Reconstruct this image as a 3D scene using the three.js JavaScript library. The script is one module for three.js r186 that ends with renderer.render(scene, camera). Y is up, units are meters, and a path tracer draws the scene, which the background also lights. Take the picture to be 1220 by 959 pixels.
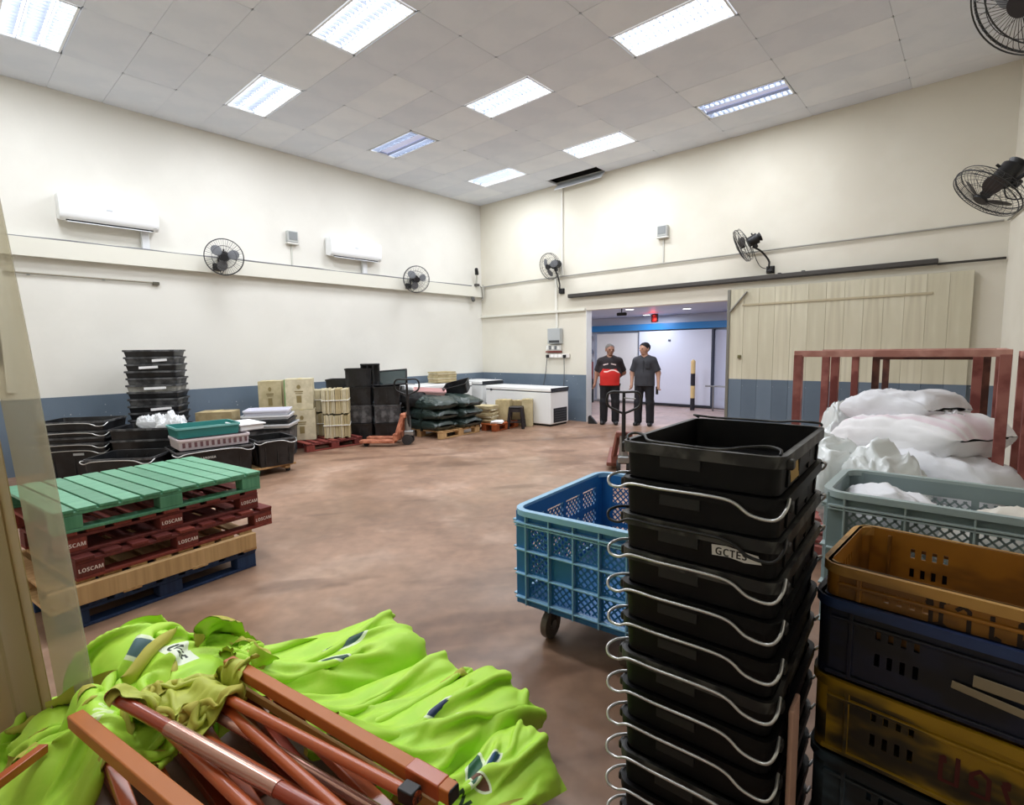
import * as THREE from 'three';
import { RoundedBoxGeometry } from 'three/addons/geometries/RoundedBoxGeometry.js';
import { mergeGeometries, mergeVertices, toCreasedNormals } from 'three/addons/utils/BufferGeometryUtils.js';
import { MarchingCubes } from 'three/addons/objects/MarchingCubes.js';
import { RectAreaLightUniformsLib } from 'three/addons/lights/RectAreaLightUniformsLib.js';

// ---------------------------------------------------------------- camera, light levels, exposure
const scene = new THREE.Scene();
scene.background = new THREE.Color(0x0a0b0c);
const camera = new THREE.PerspectiveCamera(75.25, 1220 / 959, 0.05, 60);
camera.position.set(9.4695, 1.6, 9.5181);
camera.rotation.order = 'YXZ';
camera.rotation.set(-0.1016, 0.7284, -0.0136);
const renderer = new THREE.WebGLRenderer({ antialias: true });
renderer.toneMapping = THREE.LinearToneMapping;
renderer.toneMappingExposure = 1.1;
renderer.shadowMap.enabled = true;
RectAreaLightUniformsLib.init();
const TROFFER = 24, TROFFER_COLOR = 0xf4f8ff;      // ceiling troffers (three.js radiance)
const DOWNLIGHT = 26;                               // round lamps of the cold corridor

// ---------------------------------------------------------------- helpers
const PI = Math.PI, rad = (d) => d * PI / 180;
const V = (x, y, z) => new THREE.Vector3(x, y, z);
function rng(seed) { let s = seed >>> 0; return () => { s = (s + 0x6D2B79F5) >>> 0; let t = s; t = Math.imul(t ^ (t >>> 15), t | 1); t ^= t + Math.imul(t ^ (t >>> 7), t | 61); return ((t ^ (t >>> 14)) >>> 0) / 4294967296; }; }
const used = new Map();
function numbered(name) { const n = used.get(name) || 0; used.set(name, n + 1); return n ? name + '_' + String(n).padStart(3, '0') : name; }
function tag(o, label, category, group) { o.userData.label = label; o.userData.category = category; if (group) o.userData.group = group; return o; }
function thing(name, label, category, [x, y, z] = [0, 0, 0], turn = 0, group) {
  const o = new THREE.Group(); o.name = numbered(name); scene.add(o); o.position.set(x, y, z); o.rotation.y = turn;
  return tag(o, label, category, group);
}
function dup(src, [x, y, z], turn, label) {
  const o = src.clone(); o.name = numbered(src.name.replace(/_\d{3}$/, '')); o.userData = { ...src.userData, label };
  o.position.set(x, y, z); o.rotation.set(0, turn, 0); scene.add(o); return o;
}
function boxUV(g) {   // uv in metres from the dominant normal
  const p = g.attributes.position, n = g.attributes.normal, uv = new Float32Array(p.count * 2);
  for (let i = 0; i < p.count; i++) {
    const ax = Math.abs(n.getX(i)), ay = Math.abs(n.getY(i)), az = Math.abs(n.getZ(i));
    let u, v; if (ax >= ay && ax >= az) { u = p.getZ(i); v = p.getY(i); } else if (ay >= az) { u = p.getX(i); v = p.getZ(i); } else { u = p.getX(i); v = p.getY(i); }
    uv[2 * i] = u; uv[2 * i + 1] = v;
  }
  g.setAttribute('uv', new THREE.BufferAttribute(uv, 2)); return g;
}
function clean(g) {
  let q = g.index ? g.toNonIndexed() : g; if (!q.attributes.normal) q.computeVertexNormals();
  for (const k of Object.keys(q.attributes)) if (!['position', 'normal', 'uv', 'color'].includes(k)) q.deleteAttribute(k);
  q.morphAttributes = {}; return q;
}
const M4 = (x, y, z, rx = 0, ry = 0, rz = 0, s = [1, 1, 1]) => new THREE.Matrix4().compose(V(x, y, z), new THREE.Quaternion().setFromEuler(new THREE.Euler(rx, ry, rz, 'YXZ')), V(...s));
class MB {              // collects shapes and merges them into one named mesh
  constructor() { this.g = []; }
  add(g, m, keepUV = false) { let q = clean(g.clone()); if (m) q.applyMatrix4(m); if (!keepUV) boxUV(q); this.g.push(q); return this; }
  box(w, h, d, x, y, z, rx = 0, ry = 0, rz = 0) { return this.add(new THREE.BoxGeometry(w, h, d), M4(x, y, z, rx, ry, rz)); }
  rbox(w, h, d, x, y, z, r = 0.01, rx = 0, ry = 0, rz = 0) { return this.add(new RoundedBoxGeometry(w, h, d, 2, Math.min(r, w / 2.01, h / 2.01, d / 2.01)), M4(x, y, z, rx, ry, rz)); }
  cyl(r1, r2, h, x, y, z, seg = 16, rx = 0, ry = 0, rz = 0) { return this.add(new THREE.CylinderGeometry(r1, r2, h, seg), M4(x, y, z, rx, ry, rz)); }
  tor(R, r, x, y, z, rx = 0, ry = 0, rz = 0, s1 = 6, s2 = 40) { return this.add(new THREE.TorusGeometry(R, r, s1, s2), M4(x, y, z, rx, ry, rz)); }
  tube(pts, r, seg = 0, rs = 6, closed = false, curved = true) {
    const P = pts.map((q) => q.isVector3 ? q : V(...q));
    if (!curved) { for (let i = 0; i + 1 < P.length; i++) this.rod(P[i], P[i + 1], r, rs); return this; }
    return this.add(new THREE.TubeGeometry(new THREE.CatmullRomCurve3(P, closed, 'centripetal'), seg || P.length * 5, r, rs, closed));
  }
  rod(a, b, r, rs = 6) { a = a.isVector3 ? a : V(...a); b = b.isVector3 ? b : V(...b); const d = b.clone().sub(a), L = d.length();
    const q = new THREE.Quaternion().setFromUnitVectors(V(0, 1, 0), d.normalize()); return this.add(new THREE.CylinderGeometry(r, r, L, rs), new THREE.Matrix4().compose(a.clone().add(b).multiplyScalar(0.5), q, V(1, 1, 1))); }
  bar(a, b, w, h, up = V(0, 1, 0)) { a = a.isVector3 ? a : V(...a); b = b.isVector3 ? b : V(...b); const z = b.clone().sub(a), L = z.length(); z.normalize();
    const x = up.clone().cross(z).normalize(), y = z.clone().cross(x); const m = new THREE.Matrix4().makeBasis(x, y, z).setPosition(a.clone().add(b).multiplyScalar(0.5)); return this.add(new RoundedBoxGeometry(w, h, L, 1, Math.min(w, h) * 0.12), m); }
  geo() { return this.g.length === 1 ? this.g[0] : mergeGeometries(this.g.map((q) => { if (!q.attributes.uv) boxUV(q); return q; })); }
  build(name, m, parent = scene) { return obj(name, this.geo(), m, parent); }
}
const mb = () => new MB();
function obj(name, g, m, parent = scene) {
  const o = new THREE.Mesh(g, m); o.name = parent === scene ? numbered(name) : name; o.castShadow = o.receiveShadow = true;
  if (parent !== scene) { const n = parent.children.filter((c) => c.name.replace(/_\d{3}$/, '') === name).length; if (n) o.name = name + '_' + String(n).padStart(3, '0'); }
  parent.add(o); return o;
}
function struct(o) { o.userData.kind = 'structure'; return o; }

// ---------------------------------------------------------------- noise and procedural textures
const PERM = (() => { const r = rng(77), a = [...Array(256).keys()]; for (let i = 255; i > 0; i--) { const j = Math.floor(r() * (i + 1)); [a[i], a[j]] = [a[j], a[i]]; } return [...a, ...a]; })();
const hash2 = (x, y) => PERM[(PERM[x & 255] + y) & 255] / 255;
function vnoise(x, y, per = 256) {  // value noise, periodic
  const xi = Math.floor(x), yi = Math.floor(y), fx = x - xi, fy = y - yi, u = fx * fx * (3 - 2 * fx), v = fy * fy * (3 - 2 * fy);
  const w = (a) => ((a % per) + per) % per; const x0 = w(xi), x1 = w(xi + 1), y0 = w(yi), y1 = w(yi + 1);
  return (hash2(x0, y0) * (1 - u) + hash2(x1, y0) * u) * (1 - v) + (hash2(x0, y1) * (1 - u) + hash2(x1, y1) * u) * v;
}
function fbm(x, y, oct = 4, per = 256) { let s = 0, a = 0.5, n = 0; for (let i = 0; i < oct; i++) { s += a * vnoise(x + i * 17, y + i * 31, per); n += a; a *= 0.5; x *= 2; y *= 2; per = Math.min(256, per * 2); } return s / n; }
const hash3 = (x, y, z) => PERM[(PERM[(PERM[x & 255] + y) & 255] + z) & 255] / 127.5 - 1;
function noise3(x, y, z) {
  const xi = Math.floor(x), yi = Math.floor(y), zi = Math.floor(z), fx = x - xi, fy = y - yi, fz = z - zi;
  const s = (t) => t * t * (3 - 2 * t), u = s(fx), v = s(fy), w = s(fz), L = (a, b, t) => a + (b - a) * t;
  return L(L(L(hash3(xi, yi, zi), hash3(xi + 1, yi, zi), u), L(hash3(xi, yi + 1, zi), hash3(xi + 1, yi + 1, zi), u), v), L(L(hash3(xi, yi, zi + 1), hash3(xi + 1, yi, zi + 1), u), L(hash3(xi, yi + 1, zi + 1), hash3(xi + 1, yi + 1, zi + 1), u), v), w);
}
const clamp = (x, a = 0, b = 1) => Math.max(a, Math.min(b, x)), smooth = (a, b, x) => { const t = clamp((x - a) / (b - a)); return t * t * (3 - 2 * t); }, mix = (a, b, t) => a + (b - a) * t;
const mix3 = (a, b, t) => [mix(a[0], b[0], t), mix(a[1], b[1], t), mix(a[2], b[2], t)];
function dataTex(w, h, fn, srgb = true) {
  const d = new Uint8Array(w * h * 4);
  for (let y = 0; y < h; y++) for (let x = 0; x < w; x++) { const c = fn((x + 0.5) / w, (y + 0.5) / h), i = 4 * (y * w + x); d[i] = clamp(c[0], 0, 255); d[i + 1] = clamp(c[1], 0, 255); d[i + 2] = clamp(c[2], 0, 255); d[i + 3] = c[3] === undefined ? 255 : c[3]; }
  const t = new THREE.DataTexture(d, w, h, THREE.RGBAFormat); t.wrapS = t.wrapT = THREE.RepeatWrapping; t.magFilter = THREE.LinearFilter; t.minFilter = THREE.LinearMipmapLinearFilter; t.generateMipmaps = true;
  if (srgb) t.colorSpace = THREE.SRGBColorSpace; t.needsUpdate = true; return t;
}
function mottle(a, b, freq, size = 256, rep = 1, opt = {}) {  // two-tone mottled colour, repeat in metres
  const t = dataTex(size, size, (u, v) => { let k = fbm(u * freq * (opt.sx || 1), v * freq * (opt.sy || 1), 5, freq); if (opt.sx) k = fbm(u * Math.round(freq * opt.sx), v * Math.round(freq * (opt.sy || 1)), 4, 256); k = smooth(0.3, 0.7, k); return mix3(a, b, k); });
  t.repeat.set(1 / rep, 1 / rep); return t;
}
const grey = (lo, hi, freq, size = 256, rep = 1) => { const t = dataTex(size, size, (u, v) => { const k = mix(lo, hi, fbm(u * freq, v * freq, 5, freq)) * 255; return [k, k, k]; }, false); t.repeat.set(1 / rep, 1 / rep); return t; };
const std = (color, roughness = 0.6, o = {}) => new THREE.MeshStandardMaterial({ color, roughness, ...o });
const phys = (color, roughness, o = {}) => new THREE.MeshPhysicalMaterial({ color, roughness, ...o });
function canvasTex(w, h, draw) { const c = document.createElement('canvas'); c.width = w; c.height = h; draw(c.getContext('2d'), w, h); const t = new THREE.CanvasTexture(c); t.colorSpace = THREE.SRGBColorSpace; t.anisotropy = 4; return t; }
// flat print: a thin plane carrying painted lettering on a transparent ground
function printMat(w, h, draw, rough = 0.7) { return new THREE.MeshStandardMaterial({ map: canvasTex(w, h, draw), transparent: true, roughness: rough, alphaTest: 0.4 }); }
// ---------------------------------------------------------------- shared materials
const plasterTex = mottle([217, 212, 197], [224, 220, 206], 5, 256, 4);
const WALL = std(0xffffff, 0.75, { map: plasterTex }), WALLPALE = std(0xffffff, 0.75, { map: mottle([221, 219, 211], [227, 225, 217], 5, 256, 4) });
const bandTex = (() => { const t = dataTex(512, 512, (u, v) => {
  let c = mix3([92, 108, 124], [112, 126, 140], fbm(u * 5, v * 5, 4, 5));
  const chip = fbm(u * 40, v * 40, 3, 40) + 0.35 * fbm(u * 5 + 3, v * 5, 3, 5); if (chip > 1.04) c = [206, 208, 208];
  return c; }); t.repeat.set(1 / 2.2, 1 / 2.2); return t; })();
const BAND = std(0xffffff, 0.55, { map: bandTex });
const TRIM = std(0xdcdace, 0.7);
const STEEL = std(0x9a9c9c, 0.35, { metalness: 0.85 });
const DARKSTEEL = std(0x3a3836, 0.5, { metalness: 0.5 });
const BLACKPLASTIC = std(0x0c0c0d, 0.42);
const BLACKMATT = std(0x101011, 0.7);
const CONDUIT = std(0xb9b8b0, 0.6);
const WHITEPLASTIC = std(0xf1f3f4, 0.35);
const WHITEMETAL = std(0xeef0ef, 0.4);

// ---------------------------------------------------------------- floor
const floorTex = dataTex(1536, 1536, (u, v) => {   // u: x -0.5..11.5, v: z -4.5..10.5
  const x = u * 12, z = v * 15;
  const a = fbm(x * 0.9, z * 0.9, 5), b = fbm(x * 2.3 + 9, z * 2.3, 5), f = 0.6 * fbm(x * 14, z * 14, 4) + 0.4 * fbm(x * 5.5 + 3, z * 5.5, 4), s = fbm(x * 3 + z * 2.2, z * 0.8 - x * 0.6 + 40, 4);
  let c = mix3([134, 105, 85], [154, 123, 102], smooth(0.3, 0.7, a));
  c = mix3(c, [180, 154, 136], 0.45 * smooth(0.52, 0.72, b) * smooth(0.35, 0.6, a + 0.1 * f));
  c = mix3(c, [92, 66, 52], 0.4 * smooth(0.58, 0.75, s));
  const cold = smooth(4.6, 4.1, z); c = mix3(c, [196, 174, 166], 0.8 * cold);  // corridor floor tinted paler: its pinkish lamp light is painted in
  const k = 0.84 + 0.32 * f; return [c[0] * k, c[1] * k, c[2] * k];
});
floorTex.wrapS = floorTex.wrapT = THREE.ClampToEdgeWrapping; floorTex.repeat.set(1, 1);
const floorRough = dataTex(512, 512, (u, v) => { const k = 255 * mix(0.28, 0.6, smooth(0.3, 0.7, fbm(u * 14, v * 16, 5))); return [k, k, k]; }, false);
const FLOOR = std(0xffffff, 1.0, { map: floorTex, roughnessMap: floorRough });
{
  const g = new THREE.BoxGeometry(12, 0.2, 15); const uv = g.attributes.uv, p = g.attributes.position;
  for (let i = 0; i < uv.count; i++) uv.setXY(i, (p.getX(i) + 6) / 12, (p.getZ(i) + 7.5) / 15);
  const f = struct(obj('floor', g, FLOOR)); f.position.set(5.5, -0.1, 3);
}
// ---------------------------------------------------------------- walls
const H = 5.148, HB = 1.025, XW = (z) => 9.68 + 0.14 * z;      // ceiling, painted band, right wall
{
  const w = struct(mb().box(0.25, 5.7, 15, -0.125, 2.85, 3).build('wall_left', WALLPALE));
  mb().box(0.006, HB, 10, 0.003, HB / 2, 5).build('painted_band', BAND, w);
}
{
  const b = mb();                                           // back wall with the loading opening
  b.box(3.39, 5.7, 0.22, 3.14 - 1.695, 2.85, -0.11).box(5.0, 5.7, 0.22, 6.13 + 2.5, 2.85, -0.11).box(2.99, 3.29, 0.22, 4.635, 2.41 + 1.645, -0.11);
  const w = struct(b.build('wall_back', WALL));
  mb().box(3.14, 0.05, 0.06, 1.57, 2.425, 0.03).build('ledge', TRIM, w);
  mb().box(3.15, HB, 0.006, 1.568, HB / 2, 0.003).box(0.006, HB, 0.22, 3.143, HB / 2, -0.11).build('painted_band', BAND, w);
  mb().box(4.8, HB, 0.006, 6.13 + 2.4, HB / 2, 0.003).build('painted_band', BAND, w);
  mb().box(0.012, 2.41, 0.2, 3.147, 1.2, -0.1).build('jamb_plate', std(0xdfe0dc, 0.35), w);
}
{
  const a = Math.atan(0.14), w = struct(obj('wall_right', boxUV(new THREE.BoxGeometry(0.2, 5.7, 11)), WALL));
  w.position.set(9.68 + 0.14 * 5 + 0.1 * Math.cos(a), 2.85, 5); w.rotation.y = a;
  struct(mb().box(12, 5.7, 0.2, 5.6, 2.85, 10.15).build('wall_front', WALL));
}
struct(mb().box(0.13, 0.24, 9.9, 0.065, 3.02, 5).build('trim_1', TRIM));         // beam along the left wall
// ---------------------------------------------------------------- ceiling: lay-in tiles in a dark grid
const TA = 1.2343, TX = -0.0747, TB = 0.5948, TZ = -0.2017;
const cellX = (i) => TX + TA * i, cellZ = (j) => TZ + TB * j;
const lightCells = []; for (const i of [1, 3, 5]) for (const j of [2, 6, 10, 14]) if (!(i === 5 && j === 10)) lightCells.push([i, j]);
const tileTex = mottle([227, 232, 239], [233, 237, 243], 6, 256, 2.2);
const TILES = [0xffffff, 0xf9fafc, 0xf5f6f9].map((c) => std(c, 0.85, { map: tileTex }));
{
  const c = struct(mb().box(12.5, 0.2, 11, 5.7, 5.75, 5).build('ceiling', std(0x121212, 0.9)));
  mb().box(9.6, 0.44, 0.012, 4.85, 5.42, 0.008).build('plenum_shade', std(0x14130f, 0.95), c);  // dark strip added, slab near-black too, so the loose-tile gap reads as shade
  const tile = (w, d) => {   // panel with nicked corners
    const s = new THREE.Shape(), k = 0.036, m = 0.006, W = w / 2 - 0.0014, D = d / 2 - 0.0014;
    s.moveTo(-W + k, -D); s.lineTo(W - k, -D); s.lineTo(W - m, -D + m); s.lineTo(W, -D + k); s.lineTo(W, D - k); s.lineTo(W - m, D - m); s.lineTo(W - k, D); s.lineTo(-W + k, D); s.lineTo(-W + m, D - m); s.lineTo(-W, D - k); s.lineTo(-W, -D + k); s.lineTo(-W + m, -D + m);
    const g = new THREE.ExtrudeGeometry(s, { depth: 0.015, bevelEnabled: false }); g.rotateX(PI / 2); return boxUV(g);
  };
  const full = tile(TA, TB), r = rng(5);
  for (let i = 0; i < 10; i++) for (let j = 0; j < 18; j++) {
    if (lightCells.some(([a, b]) => a === i && b === j)) continue;
    let x0 = Math.max(cellX(i), 0), x1 = cellX(i + 1), z0 = Math.max(cellZ(j), 0), z1 = Math.min(cellZ(j + 1), 10.05);
    if (z1 - z0 < 0.1) continue;
    if (i === 2 && j <= 0) continue;                           // where the loose tile has dropped
    x1 = Math.min(x1, XW((z0 + z1) / 2)); if (x1 - x0 < 0.1) continue;
    const whole = Math.abs(x1 - x0 - TA) < 1e-6 && Math.abs(z1 - z0 - TB) < 1e-6;
    const t = obj('ceiling_tile', whole ? full : tile(x1 - x0, z1 - z0), TILES[Math.floor(r() * 3)], c);
    t.position.set((x0 + x1) / 2, H + 0.014 + 0.002 * r(), (z0 + z1) / 2); t.rotation.x = (r() - 0.5) * 0.004; t.rotation.z = (r() - 0.5) * 0.003;
  }
  const g = mb();
  for (let i = 0; i <= 9; i++) g.box(0.02, 0.02, 10, Math.max(cellX(i), 0.01), H + 0.024, 5);
  for (let j = 0; j <= 17; j++) g.box(11, 0.02, 0.02, 5.5, H + 0.025, Math.max(cellZ(j), 0.01));
  g.build('ceiling_grid', std(0xcdd0d3, 0.6), c);
  const x = mb();                                              // dirty grid crossings
  for (let i = 1; i <= 9; i++) for (let j = 1; j <= 16; j++) if (cellX(i) < XW(cellZ(j))) x.box(0.1, 0.002, 0.018, cellX(i), H + 0.011, cellZ(j), 0, PI / 4).box(0.1, 0.002, 0.018, cellX(i), H + 0.0116, cellZ(j), 0, -PI / 4).box(0.15, 0.002, 0.012, cellX(i), H + 0.0122, cellZ(j));
  x.build('grid_clips', std(0x5a5e64, 0.8), c);
}
{   // the loose tile hanging at the back wall
  const t = thing('loose_ceiling_tile', 'ceiling panel sagging loose beside a dark gap at the back wall', 'ceiling tile', [cellX(2) + 0.62, H - 0.01, 0.09]);
  const m = mb().box(1.15, 0.014, 0.24, 0.02, 0, 0).build('panel', TILES[0], t); m.rotation.set(0.75, 0.05, 0.03, 'YXZ'); m.position.set(0, -0.06, 0.02);
}
// ---------------------------------------------------------------- troffers
const GLOW = new THREE.MeshStandardMaterial({ color: 0xffffff, emissive: 0xf2f6ff, emissiveIntensity: 5, roughness: 0.4 });
const GLOWSOFT = new THREE.MeshStandardMaterial({ color: 0xffffff, emissive: 0xeaf2ff, emissiveIntensity: 0.6, roughness: 0.5 });
const LOUVER = std(0xaeb6c4, 0.35, { metalness: 0.5 }), GLOWTRAY = new THREE.MeshStandardMaterial({ color: 0xffffff, emissive: 0xf2f6ff, emissiveIntensity: 1.5, roughness: 0.4 });
const lightNames = {
  '1,2': 'small far two-lamp troffer over the back left corner', '3,2': 'bright louvred troffer beside the hole in the ceiling', '5,2': 'troffer with a dark middle strip nearest the right end of the back wall',
  '1,6': 'troffer with two lit strips and a dim gap over the second air conditioner', '3,6': 'bright louvred troffer in the centre of the ceiling', '5,6': 'large bright louvred troffer right of the ceiling centre',
  '1,10': 'clean square-looking troffer above the left wall fan', '3,10': 'large bright troffer at the top edge left of centre', '1,14': 'troffer in the top left corner above the first air conditioner',
  '5,10': 'troffer over the foreground crates just above the view', '3,14': 'unseen troffer added behind the view over the pallets', '5,14': 'unseen troffer added behind the view above the doorway' };  // last two are unseen, added to light the canopies and continue the rows
for (const [i, j] of lightCells) {
  const x = cellX(i + 0.5), z = cellZ(j + 0.5), w = TA - 0.03, d = TB - 0.03;
  const t = thing('ceiling_light', lightNames[i + ',' + j], 'ceiling light', [x, H, z], 0, 'fluorescent ceiling troffers');
  const partial = (i === 1 && j === 6) || (i === 5 && j === 2);
  mb().box(w, 0.02, 0.02, 0, 0.006, d / 2 - 0.01).box(w, 0.02, 0.02, 0, 0.006, -d / 2 + 0.01).box(0.02, 0.02, d, w / 2 - 0.01, 0.006, 0).box(0.02, 0.02, d, -w / 2 + 0.01, 0.006, 0).build('frame', WHITEMETAL, t);
  mb().box(w, 0.01, d, 0, 0.095, 0).box(w, 0.09, 0.008, 0, 0.05, d / 2).box(w, 0.09, 0.008, 0, 0.05, -d / 2).box(0.008, 0.09, d, w / 2, 0.05, 0).box(0.008, 0.09, d, -w / 2, 0.05, 0).build('reflector', partial ? LOUVER : GLOWSOFT, t);
  const zs = partial ? [-0.19, 0.19] : [-0.2, 0, 0.2];
  for (const q of zs) mb().cyl(0.014, 0.014, w - 0.06, 0, 0.055, q, 10, 0, 0, PI / 2).build('tube_lamp', GLOW, t);
  for (const q of zs) mb().box(w - 0.05, 0.006, 0.13, 0, 0.085, q).build('lamp_tray', GLOWTRAY, t);
  const l = mb(); for (let k = 1; k < 16; k++) for (const q of zs) l.box(0.004, 0.04, 0.15, -w / 2 + k * w / 16, 0.022, q);
  for (const q of partial ? [-0.265, -0.11, 0.11, 0.265] : [-0.1, 0.1]) l.box(w - 0.02, 0.045, 0.006, 0, 0.022, q);
  l.build('louvre', LOUVER, t);
  if (partial) mb().box(w - 0.04, 0.01, 0.2, 0, 0.045, 0).build('centre_panel', new THREE.MeshStandardMaterial({ color: 0xd4d8f0, emissive: 0xd0d6ff, emissiveIntensity: 0.3, roughness: 0.5 }), t);
  const L = new THREE.RectAreaLight(TROFFER_COLOR, TROFFER * (partial ? 0.75 : 1), w, d); L.position.set(x, H - 0.03, z); L.lookAt(x, 0, z); L.name = 'ceiling_light_lamp_' + i + '_' + j; scene.add(L);
}
// ---------------------------------------------------------------- cold corridor behind the opening
{
  const white = std(0xe4e8f4, 0.35), zc = -4;
  struct(mb().box(8.5, 3.2, 0.2, 3.2, 1.6, zc - 0.12).build('wall_cold_back', std(0xdfe3ee, 0.4)));
  struct(mb().box(0.2, 3.2, 4, -0.3, 1.6, -2.1).build('wall_cold_left', std(0xdde1ea, 0.4)));
  struct(mb().box(0.2, 3.2, 4, 7.2, 1.6, -2.1).build('wall_cold_right', std(0xdde1ea, 0.4)));
  struct(mb().box(7.9, 0.15, 4, 3.4, 2.535, -2.2).build('ceiling_cold', std(0xb9bed0, 0.5)));
  struct(mb().box(5.2, 0.17, 0.16, 3.1, 2.16, zc + 0.1).build('trim_2', std(0x2f86c6, 0.35)));       // blue door track
  const d = thing('cold_room_door', 'large white insulated sliding door under the blue track', 'door', [3.35, 0, zc + 0.07]);
  mb().rbox(2.06, 1.98, 0.1, 0, 1.06, 0, 0.015).build('door_leaf', white, d);
  mb().box(0.05, 2.0, 0.13, 1.05, 1.04, 0.01).build('edge_strip', std(0x3a4150, 0.5), d);
  mb().box(0.02, 2.0, 0.12, -1.03, 1.04, 0.01).build('edge_strip', std(0x6d7480, 0.5), d);
  mb().box(2.06, 0.05, 0.12, 0, 0.05, 0.01).build('bottom_seal', std(0x2f3138, 0.7), d);
  mb().rbox(0.07, 0.05, 0.03, -0.12, 1.78, 0.06, 0.01).build('door_plate', std(0x555a66, 0.5), d);
  const d2 = thing('cold_room_door', 'cream door panel on the cold corridor wall behind the two men', 'door', [1.6, 0, zc + 0.05]);
  mb().rbox(1.36, 1.95, 0.08, 0, 1.04, 0, 0.015).build('door_leaf', std(0xeeeeea, 0.35), d2);
  mb().box(0.05, 1.95, 0.1, -0.7, 1.04, 0.01).build('edge_strip', std(0xa9b3c4, 0.5), d2);
  mb().rbox(0.05, 0.16, 0.06, -0.6, 1.05, 0.07, 0.015).build('handle', DARKSTEEL, d2);
  const d3 = thing('wall_panel', 'pale blue panel right of the white sliding door', 'panel', [4.85, 0, zc + 0.03]);
  mb().rbox(0.85, 2.0, 0.06, 0, 1.02, 0, 0.01).build('panel_sheet', std(0xd5dbee, 0.4), d3);
  mb().box(0.03, 2.0, 0.07, 0.15, 1.02, 0.01).build('joint_strip', std(0x8f97aa, 0.5), d3);
  const gr = thing('guard_rail', 'low steel rail in front of the pale blue panel', 'rail', [4.9, 0, zc + 0.55]);
  mb().rod([-0.5, 0.62, 0], [0.9, 0.62, 0], 0.022).build('rail', STEEL, gr); mb().rod([-0.3, 0, 0], [-0.3, 0.62, 0], 0.02).build('post', STEEL, gr); mb().rod([0.8, 0, 0], [0.8, 0.62, 0], 0.02).build('post', STEEL, gr);
  const bo = thing('bollard', 'tall bollard banded cream and black before the white sliding door', 'bollard', [4.12, 0, -3.35]);
  for (let k = 0; k < 4; k++) mb().cyl(0.055, 0.055, 0.31, 0, 0.155 + 0.31 * k, 0, 20).build('band', k % 2 ? std(0xe6c88a, 0.5) : std(0x24222a, 0.5), bo);
  mb().cyl(0.02, 0.055, 0.04, 0, 1.26, 0, 20).build('cap', std(0xe6c88a, 0.5), bo);
  // corridor downlights
  [[3.6, -1.05, 'round ceiling lamp just inside the opening, centre of the corridor'], [4.55, -1.9, 'round ceiling lamp at the right of the corridor'], [1.3, -1.9, 'round ceiling lamp at the left jamb of the opening'], [2.9, -3.2, 'round ceiling lamp beside the red display at the back of the corridor']].forEach(([x, z, label], n) => {
    const t = thing('corridor_lamp', label, 'ceiling light', [x, 2.46, z], 0, 'round corridor lamps');
    mb().tor(0.1, 0.012, 0, -0.006, 0, PI / 2).build('rim', WHITEMETAL, t);
    mb().cyl(0.095, 0.085, 0.02, 0, -0.008, 0, 24).build('diffuser', new THREE.MeshStandardMaterial({ color: 0xffffff, emissive: 0xf0f4ff, emissiveIntensity: 4 }), t);
    const L = new THREE.RectAreaLight(0xe6edff, DOWNLIGHT * 6, 0.2, 0.2); L.position.set(x, 2.43, z); L.lookAt(x, 0, z); L.name = 'corridor_lamp_light_' + n; scene.add(L);
  });
  const led = thing('temperature_display', 'hanging red digit display over the corridor', 'display', [3.28, 2.32, -2.9]);
  mb().rbox(0.17, 0.2, 0.06, 0, 0.02, 0, 0.01).build('case', std(0x2a2228, 0.5), led);
  const digits = (s) => canvasTex(128, 64, (g, w, h) => { g.fillStyle = '#200406'; g.fillRect(0, 0, w, h); g.fillStyle = '#ff3a34'; g.font = 'bold 58px sans-serif'; g.fillText(s, 26, 52); });
  [['11', 0.07], ['07', -0.05]].forEach(([s, y]) => { const t = digits(s); const m = obj('digit_panel', new THREE.PlaneGeometry(0.14, 0.08), new THREE.MeshStandardMaterial({ color: 0x220405, emissive: 0xffffff, emissiveMap: t, emissiveIntensity: 1.1, roughness: 0.4 }), led); m.position.set(0, y, 0.032); });
  const pl = new THREE.PointLight(0xff4038, 0.25, 4); pl.position.set(3.28, 2.3, -2.8); pl.name = 'temperature_display_light'; scene.add(pl);
  mb().rod([0, 0.12, 0], [0, 0.14, 0], 0.012).build('hanger', STEEL, led);
  // pipework and fittings on the left of the corridor
  const pw = thing('corridor_pipework', 'dark pipes and valve on the pale wall left of the men', 'pipes', [0.42, 0, zc + 0.12]);
  mb().rod([0, 0.3, 0], [0, 2.3, 0], 0.03).build('pipe', std(0xb6c0d0, 0.4), pw); mb().rod([0.28, 0.9, 0], [0.28, 2.2, 0], 0.02).build('pipe', std(0x9aa6b8, 0.4), pw);
  mb().rbox(0.14, 0.1, 0.08, 0.3, 1.92, 0.03, 0.02).build('valve', std(0x59606c, 0.5), pw); mb().rbox(0.2, 0.14, 0.1, 0.28, 1.5, 0.03, 0.02).build('valve', std(0x7c8698, 0.5), pw); mb().rod([0, 1.72, 0], [0.28, 1.72, 0], 0.016).build('pipe', std(0x9aa6b8, 0.4), pw);
  const fx = thing('corridor_fire_point', 'dark red wall unit low beside the left man', 'fire point', [0.95, 0, zc + 0.45]);
  mb().cyl(0.07, 0.07, 0.5, 0, 0.95, 0, 14).build('cylinder', std(0x7d2226, 0.4), fx); mb().cyl(0.03, 0.05, 0.1, 0, 1.24, 0, 12).build('valve_head', DARKSTEEL, fx); mb().box(0.12, 0.7, 0.1, 0, 0.35, 0).build('stand', BLACKMATT, fx);
  const cc = thing('corridor_camera', 'small black camera under the corridor ceiling by the left jamb', 'camera', [3.6, 2.46, -0.7]);
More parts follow.
